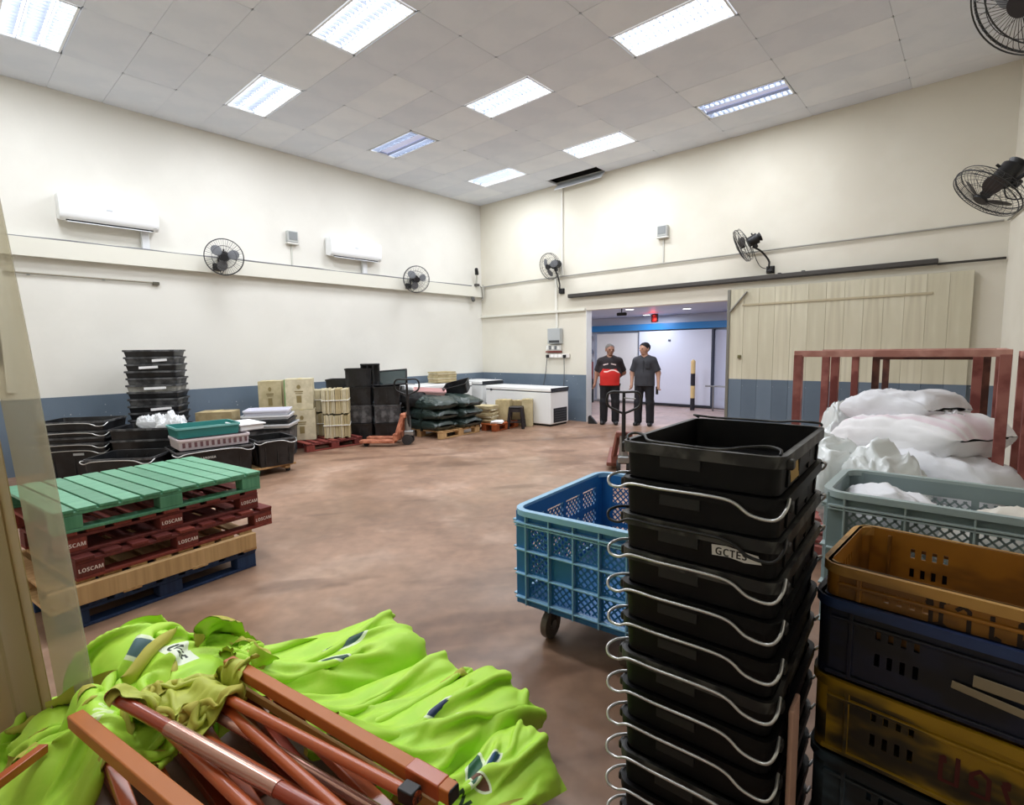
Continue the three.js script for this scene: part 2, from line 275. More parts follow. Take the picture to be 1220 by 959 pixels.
  mb().box(0.02, 0.1, 0.02, 0, -0.05, 0).build('bracket', BLACKMATT, cc); mb().rbox(0.22, 0.07, 0.08, 0, -0.13, 0, 0.02).build('housing', BLACKMATT, cc);
}
// ---------------------------------------------------------------- sliding door of the loading opening
{
  const d = thing('sliding_door', 'wide cream sliding door with a blue-grey foot standing open right of the opening', 'door', [6.17, 0, 0.05]);
  const W = 3.2, n = 13, bw = W / n, r = rng(8);
  const streak = (a, b) => dataTex(64, 512, (u, v) => { const k = smooth(0.35, 0.75, fbm(u * 6, v * 2 + 5, 4)), s = smooth(0.55, 0.8, fbm(u * 26, v * 2, 3)); return mix3(mix3(a, b, k), [160, 151, 130], 0.3 * s); });
  const creams = [0, 1, 2].map((k) => { const t = streak([200 - k * 3, 194 - k * 3, 170 - k * 3], [214 - k * 3, 209 - k * 3, 187 - k * 3]); t.wrapS = t.wrapT = THREE.MirroredRepeatWrapping; t.offset.set(k * 0.3, 0.5); t.repeat.set(1, 0.45); return std(0xffffff, 0.6, { map: t }); });
  const kick = [std(0xffffff, 0.55, { map: bandTex }), std(0xe6e8ea, 0.55, { map: bandTex })];
  const up = boxUV(new RoundedBoxGeometry(bw - 0.002, 1.54, 0.05, 1, 0.003)), lo = boxUV(new RoundedBoxGeometry(bw - 0.002, 1.0, 0.052, 1, 0.003));
  for (let k = 0; k < n; k++) {
    const a = obj('cladding_board', up, creams[Math.floor(r() * 3)], d); a.position.set(bw * (k + 0.5), 1.03 + 0.77, 0.02 + 0.0015 * r());
    const b = obj('kick_board', lo, kick[k % 2], d); b.position.set(bw * (k + 0.5), 0.03 + 0.5, 0.022 + 0.0015 * r());
  }
  mb().box(W, 2.5, 0.02, W / 2, 1.3, -0.015).build('backing_sheet', std(0xbdb7a2, 0.7), d);
  mb().rbox(2.55, 0.035, 0.012, 1.5, 2.3, 0.053, 0.004).build('brown_strip', std(0xb3a88c, 0.7), d);  // thin brownish strip running level across the boards
  mb().rbox(0.05, 2.55, 0.07, 0.0, 1.3, 0.03, 0.006).build('edge_post', std(0x77756c, 0.45, { metalness: 0.3 }), d);
  mb().bar([0.03, 2.2, 0.075], [0.3, 2.52, 0.075], 0.04, 0.02).build('brace', std(0x8b8a84, 0.45, { metalness: 0.4 }), d);
  mb().rbox(0.05, 0.06, 0.05, 0.2, 1.42, 0.06, 0.01).build('latch', std(0x6b6640, 0.5), d);
}
{
  const t = thing('door_rail', 'long dark steel rail above the opening and the sliding door', 'rail', [0, 0, 0]);
  mb().rbox(6.24, 0.07, 0.09, 5.86, 2.735, 0.075, 0.008).build('track', std(0x4a4744, 0.45, { metalness: 0.5 }), t);
  mb().box(6.24, 0.012, 0.07, 5.86, 2.695, 0.07).build('lip', std(0x2b2927, 0.5), t);
  mb().rbox(0.7, 0.03, 0.04, 9.32, 2.695, 0.06, 0.006).build('rail_end', std(0x3e3b36, 0.5, { metalness: 0.4 }), t);
  for (const x of [6.95, 7.3]) mb().rbox(0.05, 0.08, 0.06, x, 2.75, 0.04, 0.006).build('bracket', DARKSTEEL, t);
}
// ---------------------------------------------------------------- conduits and cables
tag(mb().tube([[0.06, 3.16, 0.03], [2, 3.175, 0.03], [5, 3.18, 0.03], [9.62, 3.18, 0.03]], 0.014, 40).build('conduit', std(0x9d9c94, 0.6)), 'thin grey conduit running level along the whole back wall', 'conduit');
tag(mb().tube([[9.66, 3.18, 0.05], [XW(2.5) - 0.03, 3.18, 2.5], [XW(4.5) - 0.03, 3.18, 4.5]], 0.014, 30).build('conduit', std(0x9d9c94, 0.6)), 'thin grey conduit continuing along the right wall', 'conduit');
{
  const t = thing('vertical_conduit', 'upright cream conduit dropping from the ceiling behind the back wall fan', 'conduit', [2.53, 0, 0.02]);
  mb().box(0.045, 1.92, 0.03, 0, 4.16, 0).build('upper_run', std(0xdcdad0, 0.6), t);
  const u = thing('vertical_conduit', 'cream trunking running down from the ledge fan to the switch panel', 'conduit', [2.36, 0, 0.02]);
  mb().box(0.06, 0.7, 0.03, 0, 2.8, 0).build('upper_run', std(0xe4e2d8, 0.6), u); mb().box(0.055, 0.33, 0.03, 0.02, 2.23, 0).build('lower_run', std(0xdcdad0, 0.6), u);
}
{ const pts = []; const r = rng(3); for (let z = 9; z >= 0.1; z -= 0.45) pts.push([0.1 + 0.01 * r(), 3.148 + 0.018 * (r() - 0.3), z]); tag(mb().tube(pts, 0.013, 90).build('cable', std(0x77787a, 0.7)), 'grey cable lying along the top of the left wall beam', 'cable'); }
{ const t = thing('copper_pipe', 'thin capped pipe running level on the left wall below the beam', 'pipe', [0.03, 2.68, 8.9]); mb().rod([0, 0.01, 0], [0, 0, -1.82], 0.012).build('pipe', std(0x8c8574, 0.5), t); mb().rbox(0.04, 0.05, 0.09, 0, -0.01, -1.84, 0.01).build('valve', std(0x4e4a3c, 0.5), t); for (const z of [-0.4, -1.2]) mb().box(0.03, 0.03, 0.03, -0.012, 0, z).build('clip', STEEL, t); }
{ const t = thing('notice_board', 'dark board with a pale edge at the far left of the left wall', 'board', [0.03, 2.12, 9.15]); mb().box(0.03, 1.25, 0.72, 0, 0, 0.04).build('panel', std(0x2c2a30, 0.6), t); mb().box(0.036, 1.6, 0.08, 0.0, -0.2, -0.36).build('edge_strip', std(0xe8e8e2, 0.5), t); }
// ---------------------------------------------------------------- air conditioners
function aircon(label, z, w, pipeZ) {
  const t = thing('air_conditioner', label, 'air conditioner', [0.012, 3.59, z], PI / 2, 'wall air conditioners');
  const s = new THREE.Shape(); s.moveTo(0.004, -0.13); s.lineTo(0.13, -0.165); s.quadraticCurveTo(0.2, -0.165, 0.215, -0.08); s.quadraticCurveTo(0.235, 0.06, 0.2, 0.15); s.quadraticCurveTo(0.19, 0.17, 0.16, 0.17); s.lineTo(0.004, 0.17);
  const g = new THREE.ExtrudeGeometry(s, { depth: w - 0.02, bevelEnabled: true, bevelSize: 0.008, bevelThickness: 0.01, bevelSegments: 2, curveSegments: 8 }); g.rotateY(-PI / 2); g.translate(w / 2 - 0.01, 0, 0);
  obj('body', boxUV(toCreasedNormals(g, 0.6)), WHITEPLASTIC, t);
  mb().box(w * 0.88, 0.035, 0.05, 0, -0.15, 0.155, 0.5).build('air_slot', std(0x1e2022, 0.6), t);
  mb().rbox(w * 0.86, 0.008, 0.075, 0.0, -0.172, 0.15, 0.003, 0.55).build('flap', std(0xdfe2e4, 0.4), t);
  mb().box(w * 0.985, 0.004, 0.012, 0, -0.085, 0.213).build('panel_joint', std(0x9fa4a8, 0.5), t);
  mb().rbox(0.07, 0.025, 0.006, -w * 0.02, 0.02, 0.232, 0.002).build('badge', std(0xc5cacf, 0.4), t);
  mb().box(0.04, 0.01, 0.01, w / 2 - 0.05, -0.13, 0.2).build('indicator', std(0x556069, 0.4), t);
  mb().rbox(0.1, 0.3, 0.07, pipeZ, -0.3, 0.04, 0.01).build('pipe_cover', std(0xd6d8da, 0.45), t);
}
aircon('white air conditioner on the left wall above the tall crate stack, the larger in view', 7.58, 1.14, 0.42);
aircon('white air conditioner further down the left wall towards the corner', 3.66, 1.12, 0.25);
// ---------------------------------------------------------------- small wall fittings
function wallBox(label, pos, turn, drop) {
  const t = thing('wall_speaker', label, 'speaker', pos, turn);
  mb().rbox(0.2, 0.2, 0.09, 0, 0.02, 0.05, 0.015).build('case', std(0xb7b9b6, 0.5), t); mb().box(0.15, 0.14, 0.01, 0, 0.03, 0.098).build('grille', std(0x868a8a, 0.6), t); mb().rbox(0.22, 0.03, 0.1, 0, -0.1, 0.05, 0.006).build('shelf', std(0xd6d6d0, 0.5), t); mb().box(0.025, drop, 0.02, 0, -0.1 - drop / 2, 0.012).build('conduit', std(0xc8c8c0, 0.6), t);
}
wallBox('small grey wall speaker between the two air conditioners', [0, 3.66, 4.89], PI / 2, 0.42);
wallBox('small grey wall speaker on the back wall above the opening', [4.89, 3.76, 0], 0, 0.45);
{
  const t = thing('security_camera', 'small black security camera on a pale arm in the back left corner above the beam', 'camera', [0.1, 3.28, 0.3]);
  mb().tube([[0, -0.13, 0], [0.03, 0, 0], [0.06, 0.1, 0.02], [0.08, 0.18, 0.04]], 0.022).build('arm', std(0xb9b8ae, 0.5), t); mb().cyl(0.04, 0.05, 0.16, 0.1, 0.22, 0.06, 14, 0.9, 0.7).build('housing', BLACKPLASTIC, t); mb().rbox(0.1, 0.06, 0.1, 0.06, -0.1, 0.02, 0.01).build('base', std(0x4a4844, 0.6), t);
  const u = thing('security_camera', 'small security camera slung under the end of the left wall beam', 'camera', [0.09, 2.9, 0.4]);
  mb().rbox(0.08, 0.04, 0.08, 0, -0.02, 0, 0.01).build('base', std(0x8d8c84, 0.5), u); mb().cyl(0.045, 0.045, 0.13, 0.04, -0.07, 0.03, 14, 1.4, 0.7).build('housing', std(0x3c3b38, 0.5), u);
}
{
  const t = thing('beam_end_cables', 'loop of grey cables hanging at the corner end of the beam', 'cable', [0.1, 3.1, 0.1]);
  mb().tube([[0.05, 0.1, 0], [0.09, 0.02, 0.02], [0.1, -0.15, 0.02], [0.06, -0.26, 0.02], [0.0, -0.28, 0.0]], 0.014, 24).build('loop', std(0xa9a8a0, 0.6), t); mb().tube([[-0.02, 0.08, 0.1], [0.06, 0.05, 0.08], [0.06, -0.1, 0.04], [0.04, -0.24, 0.02]], 0.01, 24).build('loop', std(0x6f6e6a, 0.6), t);
}
{ // switch panel and socket strip over the freezer
  const t = thing('switch_panel', 'grey distribution box with rows of switches on the back wall above the freezers', 'switch panel', [2.3, 0, 0.0]);
  mb().rbox(0.34, 0.34, 0.12, 0.06, 1.88, 0.07, 0.01).build('cabinet', std(0xaeb2b2, 0.45), t); mb().box(0.28, 0.05, 0.01, 0.08, 1.76, 0.135).build('breaker_row', std(0x3b3e40, 0.5), t);
  mb().rbox(0.4, 0.13, 0.06, 0.0, 1.62, 0.04, 0.008).build('switch_box', std(0xd6d6d0, 0.5), t); for (let k = 0; k < 5; k++) mb().rbox(0.05, 0.08, 0.02, -0.15 + 0.075 * k, 1.62, 0.075, 0.005).build('switch', std(k % 2 ? 0x6c6e70 : 0xf0f0ea, 0.4), t);
  mb().box(0.42, 0.035, 0.06, 0.0, 1.53, 0.04).build('label_strip', std(0x7a3b33, 0.6), t);
  const s = thing('socket_strip', 'row of white wall sockets with two dark plugs under the switch panel', 'sockets', [2.42, 1.44, 0]);
  mb().rbox(0.62, 0.1, 0.05, 0, 0, 0.03, 0.01).build('housing', std(0xd9d4cc, 0.5), s); for (let k = 0; k < 4; k++) mb().rbox(0.08, 0.07, 0.012, -0.16 + 0.11 * k, 0, 0.058, 0.005).build('socket', std(0xf4f3ee, 0.4), s);
  for (const x of [-0.27, 0.2]) mb().rbox(0.06, 0.07, 0.06, x, -0.01, 0.08, 0.012).build('plug', BLACKMATT, s);
  for (const [x0, x1] of [[-0.27, -0.42], [0.2, 0.16]]) mb().tube([[x0, -0.04, 0.09], [mix(x0, x1, 0.5), -0.4, 0.06], [x1, -0.68, 0.05]], 0.008, 16).build('lead', std(0x56585a, 0.6), s);
}
// ---------------------------------------------------------------- wall fans
const FANBLACK = std(0x17171a, 0.45), FANGREY = std(0x2a2a2c, 0.5), GUARD = std(0x3a3b3d, 0.45, { metalness: 0.3 }), BLADE = phys(0x8d9096, 0.4, { transmission: 0.25, thickness: 0 }), BLADESHADED = std(0x3c3836, 0.5);  // darker blade copy paints in the shade of the less lit fans
function fan(label, mount, out, centre, aim, dark) {
  // mount: point on the wall; out: wall normal; centre: middle of the guard; aim: direction the fan blows
  const t = thing('wall_fan', label, 'fan', mount, 0, 'black wall fans'); const o = V(...out), c = V(...centre).sub(V(...mount)), n = V(...aim).normalize();
  const q = new THREE.Quaternion().setFromUnitVectors(V(0, 0, 1), o);
  const bp = mb().rbox(0.13, 0.12, 0.03, 0, 0, 0.018, 0.012).rbox(0.1, 0.1, 0.06, 0, 0, 0.06, 0.02).build('base', FANBLACK, t); bp.quaternion.copy(q);
  const piv = c.clone().addScaledVector(n, -0.17).add(V(0, -0.1, 0));
  const p0 = o.clone().multiplyScalar(0.07); const p1 = o.clone().multiplyScalar(0.1).add(V(0, 0.12, 0)); const p2 = p1.clone().lerp(piv, 0.5).add(V(0, 0.05, 0));
  mb().tube([p0, p0.clone().lerp(p1, 0.5).addScaledVector(o, 0.02), p1, p2, piv], 0.016, 24, 8).build('arm', FANBLACK, t);
  const head = new THREE.Group(); head.name = 'head'; head.position.copy(c); head.lookAt(c.clone().add(n)); t.add(head);
  mb().cyl(0.075, 0.09, 0.16, 0, 0, -0.17, 18, PI / 2).cyl(0.05, 0.075, 0.05, 0, 0, -0.275, 18, PI / 2).rbox(0.07, 0.12, 0.07, 0, -0.08, -0.17, 0.02).cyl(0.012, 0.012, 0.05, 0, 0.09, -0.2, 8).build('motor', FANBLACK, head);
  const R = 0.28, g = mb();
  g.tor(R, 0.006, 0, 0, 0.0, 0, 0, 0, 6, 48).tor(R * 0.98, 0.004, 0, 0, 0.03, 0, 0, 0, 5, 48).tor(R * 0.98, 0.004, 0, 0, -0.05, 0, 0, 0, 5, 48).tor(R * 0.62, 0.0025, 0, 0, 0.062, 0, 0, 0, 4, 40).tor(R * 0.62, 0.0025, 0, 0, -0.085, 0, 0, 0, 4, 40);
  for (let k = 0; k < 48; k++) { const a = k / 48 * 2 * PI, C = Math.cos(a), S = Math.sin(a);
    g.tube([[0.055 * C, 0.055 * S, 0.075], [0.17 * C, 0.17 * S, 0.065], [0.25 * C, 0.25 * S, 0.04], [R * C, R * S, 0]], 0.0019, 6, 3);
    if (k % 2 === 0) g.tube([[0.07 * C, 0.07 * S, -0.1], [0.18 * C, 0.18 * S, -0.085], [0.255 * C, 0.255 * S, -0.055], [R * C, R * S, 0]], 0.0019, 6, 3); }
  g.build('guard', GUARD, head);
  mb().cyl(0.055, 0.06, 0.02, 0, 0, 0.078, 20, PI / 2).build('badge', FANBLACK, head);
  for (let k = 0; k < 3; k++) { const b = new THREE.SphereGeometry(1, 14, 8); b.scale(0.095, 0.075, 0.004); b.rotateY(0.45); b.translate(0.14, 0, 0); b.rotateZ(k * 2 * PI / 3 + 0.3); obj('blade', boxUV(b), dark ? BLADESHADED : BLADE, head); }
  mb().cyl(0.045, 0.045, 0.06, 0, 0, 0, 16, PI / 2).build('hub', FANBLACK, head);
  mb().tube([piv.clone(), piv.clone().add(V(0.03, -0.1, 0.02)), piv.clone().lerp(p0, 0.5).add(V(0, -0.14, 0)), p0], 0.006, 20, 5).build('cord', FANGREY, t);
}
fan('wall fan seen face on between the first air conditioner and the left wall speaker', [0.13, 2.99, 6.22], [1, 0, 0], [0.42, 3.12, 6.2], [1, -0.22, 0.35]);
fan('wall fan on the left wall right of the second air conditioner', [0.13, 2.99, 2.4], [1, 0, 0], [0.42, 3.11, 2.38], [1, -0.25, 0.45]);
fan('wall fan with open guard on the back wall beside the upright conduit', [2.52, 2.86, 0], [0, 0, 1], [2.44, 3.37, 0.35], [-0.12, -0.3, 1]);
fan('wall fan turned edge on over the sliding door rail', [6.8, 2.86, 0], [0, 0, 1], [6.45, 3.25, 0.36], [-0.95, -0.5, 0.42], true);
fan('dark wall fan pointing down from the right wall, whole in view', [XW(3.4), 2.98, 3.4], [-0.99, 0, 0.14], [9.45, 2.9, 3.25], [-0.6, -0.75, 0.28], true);
fan('dark wall fan cut off by the top right corner', [XW(5.9), 3.25, 5.9], [-0.99, 0, 0.14], [9.57, 3.26, 5.83], [-0.6, -0.6, 0.5], true);
// ---------------------------------------------------------------- containers
function ring(w, d, r, y, seg = 4) { const P = []; r = Math.min(r, w / 2.01, d / 2.01); for (let q = 0; q < 4; q++) { const cx = (q === 0 || q === 3 ? 1 : -1) * (w / 2 - r), cz = (q < 2 ? 1 : -1) * (d / 2 - r); for (let k = 0; k <= seg; k++) { const a = q * PI / 2 + k / seg * PI / 2; P.push([cx + r * Math.cos(a), y, cz + r * Math.sin(a)]); } } return P; }
function loft(rings, { capStart = false, capEnd = false, closed = false } = {}) {
  const pos = [], idx = [], n = rings[0].length; rings.forEach((R) => R.forEach((p) => pos.push(...p)));
  const m = rings.length, L = closed ? m : m - 1;
  for (let i = 0; i < L; i++) { const a = i * n, b = ((i + 1) % m) * n; for (let k = 0; k < n; k++) { const k2 = (k + 1) % n; idx.push(a + k, b + k, a + k2, a + k2, b + k, b + k2); } }
  const cap = (R, base, flip) => { const c = pos.length / 3; let s = [0, 0, 0]; R.forEach((p) => { s = s.map((v, i) => v + p[i] / n); }); pos.push(...s); for (let k = 0; k < n; k++) { const k2 = (k + 1) % n; flip ? idx.push(c, base + k2, base + k) : idx.push(c, base + k, base + k2); } };
  if (capStart) cap(rings[0], 0, false); if (capEnd) cap(rings[m - 1], (m - 1) * n, true);
  let g = new THREE.BufferGeometry(); g.setAttribute('position', new THREE.Float32BufferAttribute(pos, 3)); g.setIndex(idx); g = toCreasedNormals(g, 0.6); return boxUV(g);
}
// tapered open tub: outside, rim thickness, inside and floor
function tub(wT, dT, wB, dB, h, t = 0.006, r = 0.03, y0 = 0) { return loft([ring(wB, dB, r, y0), ring(wT, dT, r, y0 + h), ring(wT - 2 * t, dT - 2 * t, r, y0 + h), ring(wB - 2 * t, dB - 2 * t, r, y0 + t)], { capStart: true, capEnd: true }); }
function rimRing(w, d, lip, h, y, r = 0.03) { return loft([ring(w, d, r, y - h), ring(w + 2 * lip, d + 2 * lip, r + lip, y - h), ring(w + 2 * lip, d + 2 * lip, r + lip, y), ring(w, d, r, y)], { closed: true }); }
// ---------------------------------------------------------------- pallets: long side L along z, boards along x
const woodTex = (a, b, seed) => { const t = dataTex(128, 256, (u, v) => { const k = fbm(u * 30 + seed, v * 4, 4), s = vnoise(u * 60, v * 6 + seed * 3); return mix3(a, b, clamp(k * 0.8 + s * 0.3)); }); t.wrapS = t.wrapT = THREE.MirroredRepeatWrapping; t.repeat.set(2, 1); return t; };
const PAINTGREEN = [[84, 150, 116], [96, 162, 128], [76, 138, 106]].map(([r, g, b], i) => std(0xffffff, 0.38, { map: woodTex([r - 14, g - 16, b - 14], [r + 22, g + 18, b + 18], i) }));
const PAINTRED = [[108, 38, 32], [96, 34, 29], [124, 50, 40]].map(([r, g, b], i) => std(0xffffff, 0.75, { map: woodTex([r - 18, g - 10, b - 8], [r + 22, g + 16, b + 14], i + 4) }));
const RAWWOOD = [[186, 150, 104], [172, 136, 92], [200, 166, 120]].map(([r, g, b], i) => std(0xffffff, 0.75, { map: woodTex([r - 24, g - 26, b - 26], [r + 16, g + 14, b + 12], i + 8) }));
const PAINTBLUE = [[26, 50, 92], [22, 44, 82], [32, 60, 104]].map(([r, g, b], i) => std(0xffffff, 0.7, { map: woodTex([r - 10, g - 12, b - 16], [r + 14, g + 16, b + 20], i + 12) }));
function pallet(name, label, group, mats, W, L, nb, pos, turn, { stringer = false, boardW = 0.095, H = 0.14 } = {}) {
  const t = thing(name, label, 'pallet', pos, turn, group), r = rng(Math.round(label.length * 31 + pos[1] * 1000)), pick = () => mats[Math.floor(r() * mats.length)];
  const bt = 0.02; const bg = [0, 1].map((k) => boxUV(new RoundedBoxGeometry(W - (stringer ? 0.1 : 0) - 0.006 * k, bt, boardW, 1, 0.004)));
  for (let i = 0; i < nb; i++) { const b = obj('deck_board', bg[i % 2], pick(), t); b.position.set((r() - 0.5) * 0.012, H - bt / 2, -L / 2 + boardW / 2 + (L - boardW) * i / (nb - 1)); b.rotation.y = (r() - 0.5) * 0.012; }
  const xs = [-W / 2 + 0.055, 0, W / 2 - 0.055], zs = [-L / 2 + 0.07, 0, L / 2 - 0.07];
  if (stringer) { for (const x of [-W / 2 + 0.025, 0, W / 2 - 0.025]) obj('stringer', boxUV(new RoundedBoxGeometry(0.045, H - (x ? 1.2 : 2) * bt, L, 1, 0.004)), pick(), t).position.set(x, (H - (x ? 0.3 : 0) * bt) / 2 - (x ? 0.0 : 0), 0); }
  else {
    for (const x of xs) { obj('stringer', boxUV(new RoundedBoxGeometry(0.1, bt, L, 1, 0.004)), pick(), t).position.set(x, H - 1.5 * bt, 0); for (const z of zs) obj('block', boxUV(new RoundedBoxGeometry(0.1, H - 3 * bt, 0.14, 1, 0.005)), pick(), t).position.set(x, bt + (H - 3 * bt) / 2, z); }
  }
  const sg = boxUV(new RoundedBoxGeometry(0.1, bt, L, 1, 0.004)), cg = boxUV(new RoundedBoxGeometry(W, bt, 0.1, 1, 0.004));
  if (stringer) { for (const z of [-L / 2 + 0.05, -L / 6, L / 6, L / 2 - 0.05]) obj('skid', cg, pick(), t).position.set(0, bt / 2, z); } else for (const x of xs) obj('skid', sg, pick(), t).position.set(x, bt / 2, 0);
  return t;
}
// ---------------------------------------------------------------- sacks: pinched, creased cushions
function sackGeo(w, h, d, seed, { pinch = 0.25, crease = 0.03, nu = 56, nv = 36, e = 0.55, flatBottom = true } = {}) {
  const pos = [], idx = [], uv = [], sp = (c, p) => Math.sign(c) * Math.abs(c) ** p;
  for (let j = 0; j <= nv; j++) for (let i = 0; i <= nu; i++) {
    const th = i / nu * 2 * PI, s = -1 + 2 * j / nv;                      // s runs along the sack, end to end
    const prof = Math.pow(Math.max(0, 1 - Math.pow(Math.abs(s), 3.2)), 0.5) * (1 - pinch) + pinch * (1 - Math.abs(s) * 0.4);
    let y = sp(Math.sin(th), 0.85) * prof, z = sp(Math.cos(th), e) * (0.75 + 0.25 * prof), x = s;
    y *= Math.sqrt(Math.max(0, 1 - Math.pow(Math.abs(s), 14)));
    const ii = i % nu, th2 = ii / nu * 2 * PI, c1 = Math.cos(th2), s1 = Math.sin(th2);
    const f = noise3(x * 2.2 + seed, c1 * 1.6 + 3, s1 * 1.6 + seed * 0.7) * 1.4 + (1 - 2 * Math.abs(noise3(x * 3.5 + seed * 2, c1 * 3.5, s1 * 3.5 + 9))) * 0.8 + 0.5 * (1 - 2 * Math.abs(noise3(x * 7 + seed, c1 * 7 + 2, s1 * 6)));
    const k = 1 + crease / Math.min(w, d) * 2 * f * 0.6; y = y * k + crease * 0.5 * f * Math.sin(th) / h; z *= 1 + crease * 0.5 * f;
    if (flatBottom && y < -0.72) y = -0.72 + (y + 0.72) * 0.2;
    pos.push(x * w / 2, y * h / 2, z * d / 2); uv.push(i / nu, j / nv);
  }
  for (let j = 0; j < nv; j++) for (let i = 0; i < nu; i++) { const a = j * (nu + 1) + i, b = a + nu + 1; idx.push(a, a + 1, b, b, a + 1, b + 1); }
  const g = new THREE.BufferGeometry(); g.setAttribute('position', new THREE.Float32BufferAttribute(pos, 3)); g.setAttribute('uv', new THREE.Float32BufferAttribute(uv, 2)); g.setIndex(idx); g.computeVertexNormals(); return g;
}
// ---------------------------------------------------------------- cloth: a sheet that settles under gravity over rods and the floor
function cloth({ nu, nv, at, restU, restV, rods = [], steps = 160, seed = 1, pins = [], iters = 10, stiff = 0.12, bound = null, grav = 0.0006, wrinkle = 0.004 }) {
  const N = nu * nv, X = new Float64Array(N * 3), P = new Float64Array(N * 3), r = rng(seed), pin = new Uint8Array(N);
  for (let j = 0; j < nv; j++) for (let i = 0; i < nu; i++) { const q = at(i / (nu - 1), j / (nv - 1)), k = 3 * (j * nu + i); for (let a = 0; a < 3; a++) X[k + a] = P[k + a] = q[a] + (r() - 0.5) * 0.012; }
  for (const [i, j] of pins) pin[j * nu + i] = 1;
  const C = []; const du = restU / (nu - 1), dv = restV / (nv - 1), dd = Math.hypot(du, dv);
  for (let j = 0; j < nv; j++) for (let i = 0; i < nu; i++) { const a = j * nu + i;
    if (i + 1 < nu) C.push([a, a + 1, du, 1]); if (j + 1 < nv) C.push([a, a + nu, dv, 1]);
    if (i + 1 < nu && j + 1 < nv) { C.push([a, a + nu + 1, dd, 0.5]); C.push([a + 1, a + nu, dd, 0.5]); }
    if (i + 2 < nu) C.push([a, a + 2, 2 * du, stiff]); if (j + 2 < nv) C.push([a, a + 2 * nu, 2 * dv, stiff]);
    if (i + 3 < nu) C.push([a, a + 3, 3 * du, stiff * 0.5]); if (j + 3 < nv) C.push([a, a + 3 * nu, 3 * dv, stiff * 0.5]); }
  const nC = C.length, ca = new Int32Array(nC), cb = new Int32Array(nC), cl = new Float64Array(nC), ck = new Float64Array(nC); C.forEach((c, i) => { ca[i] = 3 * c[0]; cb[i] = 3 * c[1]; cl[i] = c[2]; ck[i] = c[3]; });
  for (let s = 0; s < steps; s++) {
    for (let k = 0; k < N; k++) { if (pin[k]) continue; for (let a = 0; a < 3; a++) { const q = 3 * k + a, v = (X[q] - P[q]) * 0.94; P[q] = X[q]; X[q] += v + (a === 1 ? -grav : 0); } }
    for (let it = 0; it < iters; it++) {
      for (let c = 0; c < nC; c++) { const a = ca[c], b = cb[c]; const dx = X[b] - X[a], dy = X[b + 1] - X[a + 1], dz = X[b + 2] - X[a + 2], L = Math.sqrt(dx * dx + dy * dy + dz * dz) || 1e-9; const e = (L - cl[c]) / L * 0.5 * ck[c]; if (ck[c] < 0.5 && L > cl[c]) continue; const pa = pin[a / 3], pb = pin[b / 3];
        if (!pa) { X[a] += dx * e; X[a + 1] += dy * e; X[a + 2] += dz * e; } if (!pb) { X[b] -= dx * e; X[b + 1] -= dy * e; X[b + 2] -= dz * e; } }
      for (let k = 0; k < N; k++) { const q = 3 * k; if (pin[k]) continue;
        for (const R of rods) { const [A, B, rr] = R; const ux = B[0] - A[0], uy = B[1] - A[1], uz = B[2] - A[2], l2 = ux * ux + uy * uy + uz * uz; let t = ((X[q] - A[0]) * ux + (X[q + 1] - A[1]) * uy + (X[q + 2] - A[2]) * uz) / l2; t = t < 0 ? 0 : t > 1 ? 1 : t; const dx = X[q] - A[0] - t * ux, dy = X[q + 1] - A[1] - t * uy, dz = X[q + 2] - A[2] - t * uz, D = Math.sqrt(dx * dx + dy * dy + dz * dz);
          if (D < rr) { const f = (rr - D) / (D || 1e-9); X[q] += dx * f; X[q + 1] += dy * f; X[q + 2] += dz * f; P[q] += (X[q] - P[q]) * 0.5; P[q + 2] += (X[q + 2] - P[q + 2]) * 0.5; } }
        if (bound) { const b = bound(X[q], X[q + 1], X[q + 2]); if (b) { X[q] += b[0]; X[q + 1] += b[1]; X[q + 2] += b[2]; } }
        if (X[q + 1] < 0.006) { X[q + 1] = 0.006; P[q] += (X[q] - P[q]) * 0.6; P[q + 2] += (X[q + 2] - P[q + 2]) * 0.6; } }
    }
  }
  const g = new THREE.BufferGeometry(), uv = new Float32Array(N * 2), idx = []; for (let j = 0; j < nv; j++) for (let i = 0; i < nu; i++) { uv[2 * (j * nu + i)] = i / (nu - 1); uv[2 * (j * nu + i) + 1] = j / (nv - 1); }
  for (let j = 0; j + 1 < nv; j++) for (let i = 0; i + 1 < nu; i++) { const a = j * nu + i; idx.push(a, a + 1, a + nu, a + nu, a + 1, a + nu + 1); }
  g.setAttribute('position', new THREE.Float32BufferAttribute(Float32Array.from(X), 3)); g.setAttribute('uv', new THREE.BufferAttribute(uv, 2)); g.setIndex(idx); g.computeVertexNormals();
  const p = g.attributes.position, n = g.attributes.normal; for (let k = 0; k < N; k++) { const u = uv[2 * k], v = uv[2 * k + 1]; const w = wrinkle * (noise3(u * 22 + seed, v * 7, seed) + 0.6 * (1 - 2 * Math.abs(noise3(u * 11, v * 11 + seed, 3)))); p.setXYZ(k, p.getX(k) + n.getX(k) * w, Math.max(0.004, p.getY(k) + n.getY(k) * w), p.getZ(k) + n.getZ(k) * w); }
  g.computeVertexNormals(); return g;
}
